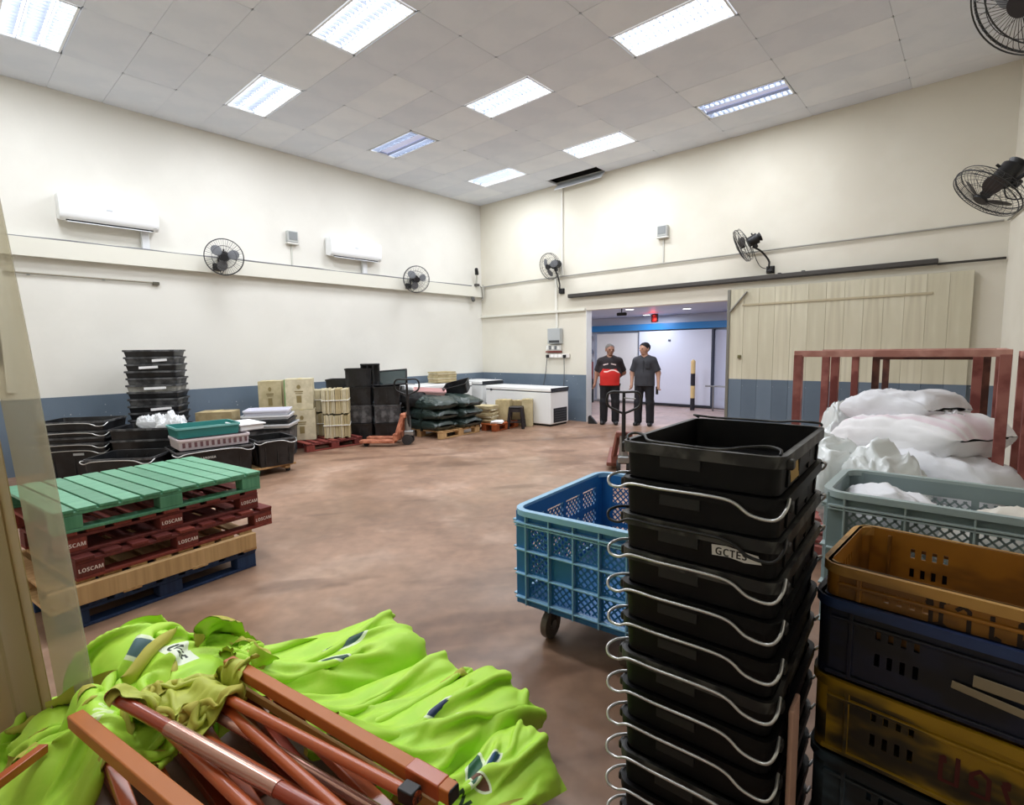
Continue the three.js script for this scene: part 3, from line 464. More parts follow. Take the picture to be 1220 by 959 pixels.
// lattice panel of crossing diagonal bars filling w x h in the xy plane
function lattice(w, h, pitch, bw, t) {
  const g = mb(); const n = Math.ceil((w + h) / pitch);
  for (const s of [1, -1]) for (let k = -n; k <= n; k++) {   // line y = s*(x) + c clipped to the rectangle
    const c = k * pitch * 1.414; const pts = []; const add = (x, y) => { if (x >= -w / 2 - 1e-6 && x <= w / 2 + 1e-6 && y >= -h / 2 - 1e-6 && y <= h / 2 + 1e-6) pts.push([x, y]); };
    add(-w / 2, -s * w / 2 + c); add(w / 2, s * w / 2 + c); add((h / 2 - c) / s, h / 2); add((-h / 2 - c) / s, -h / 2);
    if (pts.length < 2) continue; pts.sort((a, b) => a[0] - b[0]); const a = pts[0], b = pts[pts.length - 1], L = Math.hypot(b[0] - a[0], b[1] - a[1]); if (L < 0.02) continue;
    g.box(L, bw, t, (a[0] + b[0]) / 2, (a[1] + b[1]) / 2, 0, 0, 0, Math.atan2(b[1] - a[1], b[0] - a[0]));
  }
  return g.geo();
}
const ORD = ['topmost', 'second from the top', 'third from the top', 'fourth from the top', 'fifth from the top', 'sixth from the top', 'seventh from the top', 'eighth from the top', 'ninth from the top', 'tenth from the top', 'eleventh from the top', 'twelfth from the top', 'thirteenth from the top', 'fourteenth from the top', 'fifteenth from the top', 'sixteenth from the top', 'seventeenth from the top', 'eighteenth from the top', 'nineteenth from the top'];
// ---------------------------------------------------------------- pallet stack, front left
{
  const G = 'pallets in the mixed stack by the strip curtain', c = [4.98, 8.62], ry = 0.13;
  pallet('wooden_pallet', 'dark blue pallet at the bottom of the mixed pallet stack', G, PAINTBLUE, 1.06, 1.16, 9, [c[0] + 0.06, 0, c[1] + 0.0], ry);
  pallet('wooden_pallet', 'bare wood stringer pallet second from the floor in the mixed stack', G, RAWWOOD, 1.06, 1.2, 9, [c[0] + 0.09, 0.14, c[1] + 0.02], ry, { stringer: true });
  pallet('wooden_pallet', 'lower red pallet, jutting out, of the two in the mixed stack', G, PAINTRED, 1.06, 1.22, 9, [c[0] + 0.03, 0.28, c[1] - 0.12], ry + 0.01);
  pallet('wooden_pallet', 'upper red pallet right under the green one', G, PAINTRED, 1.05, 1.2, 9, [c[0] - 0.02, 0.42, c[1] - 0.06], ry - 0.01);
  pallet('wooden_pallet', 'green painted pallet on top of the mixed stack', G, PAINTGREEN, 1.08, 1.24, 11, [c[0] - 0.03, 0.56, c[1] - 0.06], ry, { boardW: 0.1 });
  const red = scene.children.filter((o) => o.name.startsWith('wooden_pallet') && o.userData.label.includes('red pallet'));
  const pm = printMat(256, 80, (g, w, h) => { g.clearRect(0, 0, w, h); g.fillStyle = '#e8d6d0'; g.font = 'bold 62px sans-serif'; g.fillText('LOSCAM', 6, 62); });
  red.forEach((t) => { const blocks = t.children.filter((o) => o.name.startsWith('block') && o.position.x > 0.3); blocks.forEach((b) => { const m = obj('print', new THREE.PlaneGeometry(0.13, 0.042), pm, b); m.position.set(0.0515, 0, 0); m.rotation.y = PI / 2; }); });
}
// ---------------------------------------------------------------- black bail-arm crates, tall foreground stack
const CRATE = phys(0xffffff, 0.5, { map: (() => { const t = mottle([3, 3, 4], [9, 9, 10], 8, 256, 0.6); return t; })(), specularIntensity: 0.45 });
const CRATEWORN = std(0xffffff, 0.5, { map: mottle([12, 12, 12], [70, 69, 66], 10, 256, 0.5) });
const CRATERECESS = std(0x141414, 0.6);
const BAIL = std(0xc9cac8, 0.28, { metalness: 0.75 }), BAILDARK = std(0x232323, 0.45, { metalness: 0.3 });
{
  const w = 0.425, d = 0.6, h = 0.1, pitch = 0.1035, n = 13, topY = 1.338;
  const body = tub(w - 0.02, d - 0.02, w - 0.03, d - 0.03, h, 0.005, 0.03);
  const rim = rimRing(w - 0.021, d - 0.021, 0.0105, 0.03, h, 0.03);
  const handle = mb().rbox(0.11, 0.034, 0.004, -0.04, h - 0.045, d / 2 - 0.0095, 0.003, -0.04).geo();
  const ribs = mb(); for (const s of [1, -1]) for (const z of [-0.2, -0.07, 0.07, 0.2]) ribs.rbox(0.006, 0.06, 0.012, s * (w / 2 - 0.01), h - 0.062, z, 0.002, 0, 0, s * -0.05); const ribG = ribs.geo();
  const handleSide = mb().rbox(0.006, 0.035, 0.16, 0, h - 0.055, 0, 0.003).geo();
  const bailPts = (f) => [[-w / 2 + 0.01, 0.012, -0.06], [-w / 2 - 0.02, 0.012, -0.03], [-w / 2 - 0.034, 0.002, 0.0], [-w / 2 - 0.025, -0.014, 0.012], [-w / 2 + 0.005, -0.018, 0.014], [-w / 2 + 0.035, -0.005, 0.014], [-0.09, -0.005, 0.014], [w / 2 - 0.13, -0.005, 0.014], [w / 2 - 0.105, -0.012, 0.014], [w / 2 - 0.07, -0.034, 0.014], [w / 2 - 0.02, -0.038, 0.014], [w / 2 - 0.004, -0.028, 0.012], [w / 2 + 0.006, -0.008, 0.0], [w / 2 + 0.002, 0.004, -0.05]].map(([x, y, z]) => V(x, y, f * z));
  const bailFront = mb().tube(bailPts(1), 0.0042, 90, 8).geo(), bailBack = mb().tube(bailPts(-1), 0.0042, 90, 8).geo();
  // on the top crate the bails are swung up and inward over the rim
  const foldPts = (f) => [[-w / 2 + 0.02, 0.0, -0.012], [-w / 2 + 0.012, 0.008, -0.025], [-w / 2 + 0.02, 0.013, -0.055], [-w / 2 + 0.05, 0.01, -0.05], [-w / 2 + 0.08, 0.003, -0.012], [-0.05, 0.002, 0.004], [w / 2 - 0.14, 0.002, 0.004], [w / 2 - 0.09, 0.01, -0.016], [w / 2 - 0.04, 0.013, -0.038], [w / 2 - 0.012, 0.008, -0.022], [w / 2 - 0.012, 0, -0.01]].map(([x, y, z]) => V(x, y, f * z));
  const foldF = mb().tube(foldPts(1), 0.0038, 60, 8).geo(), foldB = mb().tube(foldPts(-1), 0.0038, 60, 8).geo();
  const pivot = mb().rbox(0.03, 0.026, 0.03, 0, 0, 0, 0.006).geo();
  const r = rng(21);
  for (let k = 0; k < n; k++) {
    const y = topY - h - k * pitch, t = thing('bail_arm_crate', k === 0 ? 'topmost black bail-arm crate of the tall foreground stack, open and empty' : k === 2 ? 'third crate from the top of the foreground stack, with a torn white sticker' : `black bail-arm crate, ${ORD[k]}, in the tall foreground stack`, 'crate', [8.92 + (r() - 0.5) * 0.006, Math.max(y, 0.002), 7.915 + (r() - 0.5) * 0.008], 0.05 + (r() - 0.5) * 0.012, 'black bail-arm crates in the tall foreground stack');
    obj('crate_body', body, CRATE, t); obj('rim', rim, k === 2 || k % 3 === 0 ? CRATEWORN : CRATE, t); obj('label_recess', handle, CRATERECESS, t); obj('side_rib', ribG, CRATE, t); for (const sx of [1, -1]) obj('handle_plate', handleSide, CRATE, t).position.x = sx * (w / 2 - 0.01); for (const sx of [1, -1]) obj('pivot', pivot, CRATEWORN, t).position.set(sx * (w / 2 - 0.002), h - 0.022, d / 2 - 0.05);
    const dark = k === 2; const a = obj('bail', k ? bailFront : foldF, dark ? BAILDARK : k ? BAIL : CRATEWORN, t); a.position.set(0, k ? h - 0.008 : h + 0.004, d / 2 - 0.004); a.rotation.x = (r() - 0.5) * 0.1; const b = obj('bail', k ? bailBack : foldB, k ? BAIL : CRATEWORN, t); b.position.set(0, k ? h - 0.008 : h + 0.004, -d / 2 + 0.004);
    if (k === 2) { const m = obj('torn_sticker', new THREE.PlaneGeometry(0.125, 0.036), printMat(256, 74, (g, W, Hh) => { g.clearRect(0, 0, W, Hh); g.fillStyle = '#d3d1cc'; g.beginPath(); g.moveTo(4, 8); g.lineTo(80, 3); g.lineTo(150, 12); g.lineTo(235, 20); g.lineTo(252, 62); g.lineTo(170, 70); g.lineTo(90, 58); g.lineTo(8, 64); g.fill(); g.fillStyle = '#23221f'; g.font = 'bold 54px sans-serif'; g.fillText('GCTES', 22, 57); }), t); m.position.set(0.11, h - 0.052, d / 2 - 0.0085); m.rotation.x = -0.05; }
    if (k === 0) { const m = obj('label_patch', new THREE.PlaneGeometry(0.11, 0.05), std(0xa98a4e, 0.8), t); m.position.set(w / 2 - 0.0095, h - 0.06, 0.12); m.rotation.y = PI / 2; m.rotation.order = 'YXZ'; m.rotation.x = -0.05; }
  }
}
// ---------------------------------------------------------------- mesh-sided tubs on castors
function meshTub(name, label, pos, turn, W, L, h, y0, mat, rimMat, cols, wcols, rows, solid) {   // L along z, W along x
  const t = thing(name, label, 'tub', pos, turn), th = 0.008, top = y0 + h, band = 0.07;
  obj('floor_pan', boxUV(new RoundedBoxGeometry(W - 0.01, 0.02, L - 0.01, 1, 0.008)), mat, t).position.set(0, y0 + 0.01, 0);
  obj('rim', rimRing(W - 0.03, L - 0.03, 0.035, 0.03, top, 0.07), rimMat, t);
  const corner = mb(); const cw = 0.075; for (const sx of [1, -1]) for (const sz of [1, -1]) { corner.rbox(cw, h - 0.02, 0.012, sx * (W / 2 - cw / 2 - 0.008), y0 + h / 2, sz * (L / 2 - 0.012), 0.004).rbox(0.012, h - 0.02, cw, sx * (W / 2 - 0.012), y0 + h / 2, sz * (L / 2 - cw / 2 - 0.008), 0.004); }
  corner.build('corner_post', mat, t);
  const side = (len, nc, place, rotY, off) => {       // one wall, drawn in its own xy plane
    const g = new THREE.Group(); g.name = place; g.rotation.y = rotY; g.position.set(...off); t.add(g);
    const w = len - 2 * cw - 0.016, pw = w / nc, ph = (h - band - 0.06) / rows, yb = y0 + 0.045;
    const f = mb(); f.box(w + 0.02, band, th, 0, top - band / 2 - 0.015, 0).box(w + 0.02, 0.045, th, 0, y0 + 0.022, 0); for (let k = 0; k <= nc; k++) f.box(0.03, h - 0.05, th * 0.9, -w / 2 + k * pw, y0 + h / 2, 0); for (let k = 1; k < rows; k++) f.box(w, 0.03, th * 0.8, 0, yb + k * ph, 0); f.build('wall_frame', mat, g);
    const rb = mb(); for (let k = 0; k <= nc; k++) rb.rbox(0.008, h - 0.04, 0.03, -w / 2 + k * pw, y0 + h / 2 - 0.01, 0.014, 0.002); for (let k = 0; k <= rows; k++) rb.rbox(len - 0.03, 0.008, 0.03, 0, yb + k * ph, 0.014, 0.002); rb.rbox(len - 0.03, 0.01, 0.034, 0, top - band - 0.0, 0.015, 0.002); rb.build('rib', rimMat, g);
    const lat = lattice(pw - 0.025, ph - 0.025, 0.028, 0.0085, 0.006);
    for (let i = 0; i < nc; i++) for (let j = 0; j < rows; j++) { const x = -w / 2 + (i + 0.5) * pw, y = yb + (j + 0.5) * ph; if (solid(place, i, j)) mb().box(pw, ph, th * 0.7, 0, 0, 0).build('solid_panel', mat, g).position.set(x, y, 0); else obj('mesh_panel', lat, mat, g).position.set(x, y, 0); }
  };
  side(W, wcols, 'front_wall', 0, [0, 0, L / 2 - 0.012]); side(W, wcols, 'rear_wall', PI, [0, 0, -L / 2 + 0.012]); side(L, cols, 'side_wall', PI / 2, [W / 2 - 0.012, 0, 0]); side(L, cols, 'side_wall', -PI / 2, [-W / 2 + 0.012, 0, 0]);
  for (const sx of [1, -1]) for (const sz of [1, -1]) { const c = new THREE.Group(); c.name = 'castor'; c.position.set(sx * (W / 2 - 0.14), 0, sz * (L / 2 - 0.14)); t.add(c); mb().cyl(y0 * 0.36, y0 * 0.36, 0.035, 0, y0 * 0.36 + 0.001, 0, 20, 0, 0, PI / 2).build('wheel', std(0x6b6258, 0.5), c); mb().box(0.005, y0 * 0.6, 0.05, 0.022, y0 * 0.62, 0).box(0.005, y0 * 0.6, 0.05, -0.022, y0 * 0.62, 0).box(0.07, 0.008, 0.08, 0, y0 - 0.006, 0).build('fork', DARKSTEEL, c); mb().cyl(y0 * 0.12, y0 * 0.12, 0.05, 0, y0 * 0.36, 0, 12, 0, 0, PI / 2).build('hub', STEEL, c); }
  t.children.forEach((c) => { const same = t.children.filter((k) => k.name === c.name); if (same.length > 1) same.forEach((k, i) => { if (i) k.name += '_' + String(i).padStart(3, '0'); }); });
  return t;
}
const BLUE = phys(0x256ca8, 0.42, {}), BLUERIM = phys(0x86b6d6, 0.38, {}), GREYP = phys(0x7b8b8c, 0.45, {}), GREYRIM = phys(0x9aa9a8, 0.42, {});
meshTub('mesh_tub', 'large blue mesh-sided tub on castors beside the tall black crates', [7.97, 0, 6.93], 0.09, 0.74, 1.02, 0.53, 0.22, BLUE, BLUERIM, 4, 4, 3, (s, i, j) => (s.startsWith('front') && i === 1 && j === 1));
meshTub('mesh_tub', 'grey mesh-sided tub of white sacks behind the yellow crates', [9.5, 0, 6.36], 0.0, 1.1, 0.58, 0.72, 0.18, GREYP, GREYRIM, 2, 4, 3, (s, i, j) => false);
// ---------------------------------------------------------------- stack of worn fruit crates, right
function fruitCrate(label, y, mat, h, o = {}) {
  const W = o.W || 0.72, D = o.D || 0.48, t = thing('fruit_crate', label, 'crate', [o.x || 9.53, y, o.z || 7.63], (o.turn || 0) - 0.06, 'worn fruit crates stacked at the right');
  const th = 0.01, holes = o.holes !== false;
  obj('floor_pan', boxUV(new RoundedBoxGeometry(W - 0.06, 0.012, D - 0.06, 1, 0.005)), mat, t).position.set(0, 0.008, 0);
  const wall = (len, rot, off, nm) => {    // wall with upright slots near both ends
    const s = new THREE.Shape(); s.moveTo(-len / 2, 0); s.lineTo(len / 2, 0); s.lineTo(len / 2, h); s.lineTo(-len / 2, h);
    if (holes) for (const c of [-1, 1]) for (let k = 0; k < 4; k++) for (const yy of [h * 0.3, h * 0.62]) { if (nm === 'end_wall' && c > 0) continue; const x = nm === 'end_wall' ? (k - 1.5) * 0.03 : c * (len / 2 - 0.16) + (k - 1.5) * 0.028; const q = new THREE.Path(); q.moveTo(x - 0.006, yy); q.lineTo(x + 0.006, yy); q.lineTo(x + 0.006, yy + h * 0.15); q.lineTo(x - 0.006, yy + h * 0.15); s.holes.push(q); }
    const g = new THREE.ExtrudeGeometry(s, { depth: th, bevelEnabled: false }); g.translate(0, 0, -th / 2); const m = obj(nm, boxUV(g), mat, t); m.rotation.y = rot; m.rotation.order = 'YXZ'; m.position.set(...off); return m;
  };
  wall(W - 0.09, 0, [0, 0, D / 2 - 0.02], 'long_wall'); wall(W - 0.09, PI, [0, 0, -D / 2 + 0.02], 'long_wall'); wall(D - 0.09, PI / 2, [W / 2 - 0.02, 0, 0], 'end_wall'); wall(D - 0.09, -PI / 2, [-W / 2 + 0.02, 0, 0], 'end_wall');
  for (const sx of [1, -1]) for (const sz of [1, -1]) {
    const a0 = sx > 0 ? (sz > 0 ? 0 : PI / 2) : (sz > 0 ? -PI / 2 : PI), q = mb(), P = [[0.036, 0], [0.036, h], [0.027, h], [0.027, 0], [0.036, 0]].map(([x, y]) => new THREE.Vector2(x, y));
    q.add(new THREE.LatheGeometry(P, 8, a0, PI / 2)); q.build('corner', mat, t).position.set(sx * (W / 2 - 0.05), 0, sz * (D / 2 - 0.05));
  }
  obj('rim', rimRing(W - 0.045, D - 0.045, 0.022, 0.028, h, 0.045), o.rim || mat, t);
  const rb = mb(); for (const x of [-W / 2 + 0.1, W / 2 - 0.1]) for (const s of [1, -1]) rb.rbox(0.012, h - 0.02, 0.014, x, h / 2, s * (D / 2 - 0.012), 0.003).rbox(0.01, h - 0.03, 0.012, x, h / 2, s * (D / 2 - 0.03), 0.003); for (const s of [1, -1]) rb.rbox(W - 0.08, 0.012, 0.014, 0, 0.012, s * (D / 2 - 0.012), 0.003).rbox(W - 0.1, 0.01, 0.016, 0, h - 0.055, s * (D / 2 - 0.012), 0.003); rb.build('rib', mat, t);
  if (o.text) { const m = obj('print', new THREE.PlaneGeometry(0.36, 0.108), printMat(512, 154, o.text), t); m.position.set(o.tx || 0.06, o.ty || h * 0.44, D / 2 - 0.0135); }
  return t;
}
// loosely drawn Thai lettering: each glyph is a stroke path in a 60 x 100 cell
const THAI = { na: [[[8, 20], [18, 14], [20, 26], [12, 30], [10, 22]], [[20, 24], [20, 92], [46, 84], [56, 92], [44, 96], [44, 20], [52, 14]]], sara: [[[10, 30], [26, 14], [40, 26], [40, 96]], [[-14, 4], [-6, -2], [0, 6], [-8, 12], [-14, 4]]], e: [[[22, 20], [22, 84], [34, 94], [38, 84], [28, 80]]], pho: [[[12, 22], [22, 18], [20, 32], [12, 26], [12, 94], [32, 50], [52, 94], [52, 20]]], cho: [[[8, 50], [20, 44], [30, 60], [36, 92], [52, 88], [52, 40], [34, 16], [10, 26]], [[44, 22], [56, 6]]], ro: [[[14, 34], [30, 18], [46, 28], [22, 46], [44, 60], [44, 88], [32, 92], [34, 80]]], po: [[[8, 24], [18, 16], [20, 30], [12, 30], [12, 92], [50, 92], [50, 4]]], o: [[[12, 60], [24, 52], [26, 66], [14, 66], [14, 34], [32, 16], [52, 32], [52, 92], [14, 92]]], ng: [[[12, 24], [24, 18], [24, 34], [14, 32], [34, 92], [52, 70]]], lo: [[[12, 94], [12, 50], [26, 40], [34, 56], [40, 94], [52, 94], [52, 36], [34, 16], [12, 26]]] };
const thaiText = (seq, color, lw) => (g, w, h) => { g.clearRect(0, 0, w, h); g.strokeStyle = color; g.lineWidth = lw; g.lineCap = 'butt'; g.lineJoin = 'round'; seq.forEach((ch, k) => { const ox = 16 + k * 82, s = 1.22; for (const st of THAI[ch]) { g.beginPath(); st.forEach(([x, y], i) => { const X = ox + x * s, Y = 20 + y * s; i ? g.lineTo(X, Y) : g.moveTo(X, Y); }); g.stroke(); } }); };
{
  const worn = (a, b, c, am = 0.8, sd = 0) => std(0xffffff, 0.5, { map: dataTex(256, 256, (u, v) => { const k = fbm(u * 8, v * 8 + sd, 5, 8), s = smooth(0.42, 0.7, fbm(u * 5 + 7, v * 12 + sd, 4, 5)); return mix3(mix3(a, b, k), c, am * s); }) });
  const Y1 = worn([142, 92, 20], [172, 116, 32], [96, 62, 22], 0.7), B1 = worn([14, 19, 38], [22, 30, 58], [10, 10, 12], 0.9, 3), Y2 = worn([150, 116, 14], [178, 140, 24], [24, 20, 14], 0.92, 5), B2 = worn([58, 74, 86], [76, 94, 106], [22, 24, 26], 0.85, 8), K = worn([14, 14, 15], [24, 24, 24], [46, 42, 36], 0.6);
  const low = { W: 0.74, D: 0.5 };
  fruitCrate('dark crate on the floor at the bottom of the fruit crate stack', 0.003, K, 0.162, { ...low, z: 7.64 });
  fruitCrate('grey-blue worn crate fourth in the fruit crate stack, under the lower yellow one', 0.17, B2, 0.24, low);
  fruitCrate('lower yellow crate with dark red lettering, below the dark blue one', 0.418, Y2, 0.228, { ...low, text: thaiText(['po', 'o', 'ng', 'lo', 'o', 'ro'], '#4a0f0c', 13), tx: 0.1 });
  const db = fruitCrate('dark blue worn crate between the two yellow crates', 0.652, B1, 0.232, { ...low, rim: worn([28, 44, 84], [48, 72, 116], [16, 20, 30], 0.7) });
  mb().rbox(0.3, 0.03, 0.004, 0.14, 0.12, 0.246, 0.002, 0, 0, -0.03).rbox(0.14, 0.02, 0.004, 0.02, 0.09, 0.2463, 0.002, 0, 0, -0.12).build('torn_label', std(0x8d7f66, 0.8), db);
  const cs = thing('cardboard_strip', 'narrow pinkish cardboard strip wedged between the black crates and the fruit crates', 'cardboard', [9.158, 0, 8.06], 0.05); mb().rbox(0.012, 0.66, 0.09, 0, 0.33, 0, 0.004).build('strip', std(0xc9a08c, 0.8), cs);
  fruitCrate('upper orange-yellow open crate with dark lettering, on top of the fruit crate stack', 0.772, Y1, 0.205, { W: 0.7, D: 0.462, x: 9.52, text: thaiText(['na', 'sara', 'e', 'pho', 'cho', 'ro'], '#2c1b0e', 13), tx: 0.06, ty: 0.145, rim: worn([176, 128, 58], [200, 156, 84], [120, 84, 36], 0.6) });
}
// ---------------------------------------------------------------- folded canopies: orange steel legs and lime green cloth
const ORANGE = phys(0xb4562a, 0.32, { clearcoat: 0.5, clearcoatRoughness: 0.25 }), ORANGEDULL = std(0xb86a2c, 0.45), ORANGERED = phys(0x9a3d22, 0.3, { clearcoat: 0.6, clearcoatRoughness: 0.2 }), BAREPIPE = std(0xc69a8c, 0.22, { metalness: 0.7 }), STRAP = std(0xb98d4a, 0.6), CAPBLACK = std(0x151515, 0.5);
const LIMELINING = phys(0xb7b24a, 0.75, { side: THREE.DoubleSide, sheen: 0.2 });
function petal(g, x, y, s, rot, col) { g.save(); g.translate(x, y); g.rotate(rot); g.beginPath(); g.moveTo(0, -s); g.quadraticCurveTo(s * 0.62, -s * 0.55, s * 0.42, s * 0.2); g.quadraticCurveTo(s * 0.3, s * 0.8, 0, s); g.quadraticCurveTo(-s * 0.45, s * 0.5, -s * 0.42, -s * 0.1); g.quadraticCurveTo(-s * 0.4, -s * 0.7, 0, -s); g.closePath(); g.fillStyle = col; g.fill(); g.lineWidth = s * 0.16; g.strokeStyle = '#e6f3cf'; g.stroke(); g.restore(); }
function limeCloth(draw) { const t = canvasTex(512, 512, (g, w, h) => { g.fillStyle = '#b6e444'; g.fillRect(0, 0, w, h); const r = rng(9); for (let k = 0; k < 90; k++) { g.fillStyle = k % 2 ? 'rgba(172,226,56,0.25)' : 'rgba(198,242,84,0.2)'; g.beginPath(); g.arc(r() * w, r() * h, 10 + 40 * r(), 0, 7); g.fill(); } if (draw) draw(g, w, h); });
  return phys(0xffffff, 0.55, { map: t, side: THREE.DoubleSide, sheen: 0.3, sheenRoughness: 0.5 }); }
const LOGO = (x, y, s, rot) => (g) => { g.save(); g.translate(x, y); g.rotate(rot); g.scale(s, s); petal(g, -26, 0, 46, -0.5, '#1d5a3a'); petal(g, 14, -26, 34, 0.35, '#1f4f78'); petal(g, 48, 22, 30, 1.4, '#6b4630'); g.fillStyle = '#233b23'; g.font = 'bold 44px sans-serif'; g.fillText('BADAN', -78, 92); g.restore(); };
function drape(parent, spec, m, name = 'canopy_cloth') {
  const g = cloth(spec), n = g.attributes.normal, p = g.attributes.position;
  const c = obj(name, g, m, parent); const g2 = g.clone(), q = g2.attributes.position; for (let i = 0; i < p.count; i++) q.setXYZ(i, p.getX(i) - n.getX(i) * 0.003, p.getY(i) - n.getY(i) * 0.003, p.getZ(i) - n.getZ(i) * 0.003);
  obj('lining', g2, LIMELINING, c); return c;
}
{
  const P = {
    A: [[7.40, 0.425, 8.842], [8.521, 0.455, 8.70]], B: [[7.40, 0.385, 8.939], [8.451, 0.45, 8.765]], C: [[7.2, 0.33, 8.925], [8.749, 0.42, 8.87]], D: [[7.5, 0.345, 8.955], [8.55, 0.355, 8.755]], E: [[7.4, 0.30, 9.04], [8.65, 0.372, 8.81]],
    F: [[7.35, 0.46, 9.195], [8.60, 0.372, 8.82]], G: [[7.3, 0.36, 9.107], [8.75, 0.41, 8.985]], H: [[7.30, 0.40, 9.283], [8.803, 0.56, 9.091]], K: [[7.5, 0.36, 8.836], [8.461, 0.39, 8.71]] };
  const rods = Object.values(P).map(([a, b]) => [a, b, 0.028]);
  const body = (a, b, r) => [a, b, r];
  const square = (t, k, w, m, name = 'leg') => { const b = mb().bar(P[k][0], P[k][1], w, w).build(name, m, t); return b; };
  const round = (t, k, r, m, name = 'leg') => mb().rod(P[k][0], P[k][1], r, 20).build(name, m, t);
  const along = (k, f) => V(...P[k][0]).lerp(V(...P[k][1]), f);
  // -- canopy whose long square bar lies on top, its cloth fanned out behind
  const c1 = thing('folded_canopy', 'folded lime green canopy with the long square orange bar lying uppermost', 'canopy', [0, 0, 0], 0, 'folded lime green canopies with orange legs');
  square(c1, 'A', 0.042, ORANGEDULL); mb().bar(along('A', 0.86), along('A', 0.97), 0.047, 0.047).build('connector', ORANGE, c1); mb().bar(along('A', 0.985), along('A', 1.002), 0.04, 0.04).build('end_cap', CAPBLACK, c1);
  round(c1, 'B', 0.017, ORANGE); const bc = mb().bar(along('B', 0.95), along('B', 1.0), 0.04, 0.04).build('end_cap', CAPBLACK, c1); mb().bar(along('K', 0), along('K', 1), 0.012, 0.03).build('strap', STRAP, c1);
  // -- canopy in the middle: crossing round legs
  const c2 = thing('folded_canopy', 'folded lime green canopy with crossing round orange legs and the printed near corner', 'canopy', [0, 0, 0], 0, 'folded lime green canopies with orange legs');
  round(c2, 'C', 0.018, ORANGE); round(c2, 'D', 0.016, BAREPIPE); round(c2, 'E', 0.02, ORANGE);
  // -- canopy at the left: crumpled heap
  const c3 = thing('folded_canopy', 'crumpled lime green canopy heaped at the left over orange legs', 'canopy', [0, 0, 0], 0, 'folded lime green canopies with orange legs');
  round(c3, 'F', 0.02, ORANGERED); mb().rod(along('F', 0.24), along('F', 0.6), 0.0225, 20).build('sleeve', BAREPIPE, c3); round(c3, 'G', 0.018, ORANGE); square(c3, 'H', 0.045, ORANGEDULL);
  const J = mb().bar([7.22, 0.30, 9.36], [7.62, 0.36, 9.80], 0.03, 0.03).build('leg', ORANGE, c3);
  // lower legs of the bundles, lying on the floor
  for (const [t, y, z, x0, x1, sk] of [[c1, 0.03, 8.75, 7.1, 8.45, 0], [c1, 0.1, 8.72, 7.1, 8.5, 0.05], [c1, 0.19, 8.78, 7.1, 8.45, -0.04], [c1, 0.28, 8.74, 7.1, 8.5, 0], [c2, 0.03, 8.95, 7.0, 8.6, 0.03], [c2, 0.12, 8.92, 7.0, 8.6, 0], [c2, 0.22, 8.96, 7.0, 8.65, -0.03], [c3, 0.03, 9.15, 6.9, 8.5, 0.05], [c3, 0.13, 9.1, 6.9, 8.55, 0], [c3, 0.24, 9.13, 6.9, 8.6, -0.03], [c3, 0.32, 9.24, 7.0, 8.5, -0.03]]) { const o = mb().bar([x0, y, z + sk], [x1, y, z - sk], 0.038, 0.038).build('leg', (y * 100) % 2 < 1 ? ORANGE : ORANGERED, t); rods.push([[x0, y, z + sk], [x1, y, z - sk], 0.03]); }
  for (let k = 0; k < 4; k++) mb().bar([7.6 + k * 0.24, 0.02, 8.68], [7.64 + k * 0.24, 0.02, 9.22], 0.03, 0.03).build('cross_brace', ORANGERED, k % 2 ? c1 : c2);
  // cloth bundles running out behind the long bar (u across, v outward)
  const fan = (x0, x1, dx, z0, len, hgt, pleats, ph, seed, core) => ({ nu: 72, nv: 48, restU: (x1 - x0) * 1.7, restV: len * 1.03, steps: 34, iters: 8, seed, stiff: 0.42, grav: 0.0005, wrinkle: 0.0025,
    at: (u, v) => { const flare = 0.8 + 0.3 * v; const x = mix(x0, x1, 0.5) + (u - 0.5) * (x1 - x0) * flare + dx * v; const q = (u + 0.05 * Math.sin(v * 3 + seed)) * pleats + ph + 0.25 * v, pl = Math.abs((((q % 1) + 1) % 1) * 2 - 1), k = 0.6 + 0.4 * noise3(Math.floor(q) * 3.1, seed, 1.5); return [x + 0.05 * k * Math.sin(q * 6.28), hgt * (1 - 0.3 * v * v) * (0.7 + 0.3 * Math.sin(u * PI)) + 0.21 * (pl - 0.6) * (0.35 + 0.75 * v) * k + 0.02, z0 - len * v * (0.93 + 0.1 * k)]; },
    bound: (x, y, z) => { const f = clamp((z0 - z) / len), c = mix(x0, x1, 0.5) + dx * f, h = (x1 - x0) * 0.5 * (0.86 + 0.3 * f); const e = Math.abs(x - c) - h; return e > 0 ? [-Math.sign(x - c) * e * 0.6, 0, 0] : null; },
    pins: [...Array(72).keys()].filter((i) => i % 3 === 0).map((i) => [i, 0]),
    rods: [...rods, ...core] });
  const core = (x0, z0, x1, z1, y, r) => [[x0, y, z0], [x1, y, z1], r];
  const plain = limeCloth(), m1 = limeCloth((g) => { petal(g, 280, 200, 60, 0.2, '#1d4a3c'); petal(g, 350, 270, 44, 1.0, '#234a3c'); }), m2 = limeCloth((g) => { petal(g, 215, 225, 52, 0.2, '#21335c'); petal(g, 320, 225, 52, 0.7, '#2c3f74'); }), m3 = limeCloth((g) => { LOGO(250, 250, 1.5, -0.2)(g); });
  drape(c1, fan(7.08, 7.56, 0.06, 8.80, 0.82, 0.40, 3, 0.1, 11, [core(7.2, 8.8, 7.28, 8.1, 0.12, 0.13), core(7.42, 8.8, 7.46, 8.12, 0.12, 0.14)]), m1);
  drape(c1, fan(7.5, 7.92, 0.1, 8.76, 0.74, 0.36, 2.5, 0.4, 23, [core(7.62, 8.76, 7.74, 8.12, 0.1, 0.12), core(7.8, 8.76, 7.9, 8.12, 0.1, 0.12)]), plain);
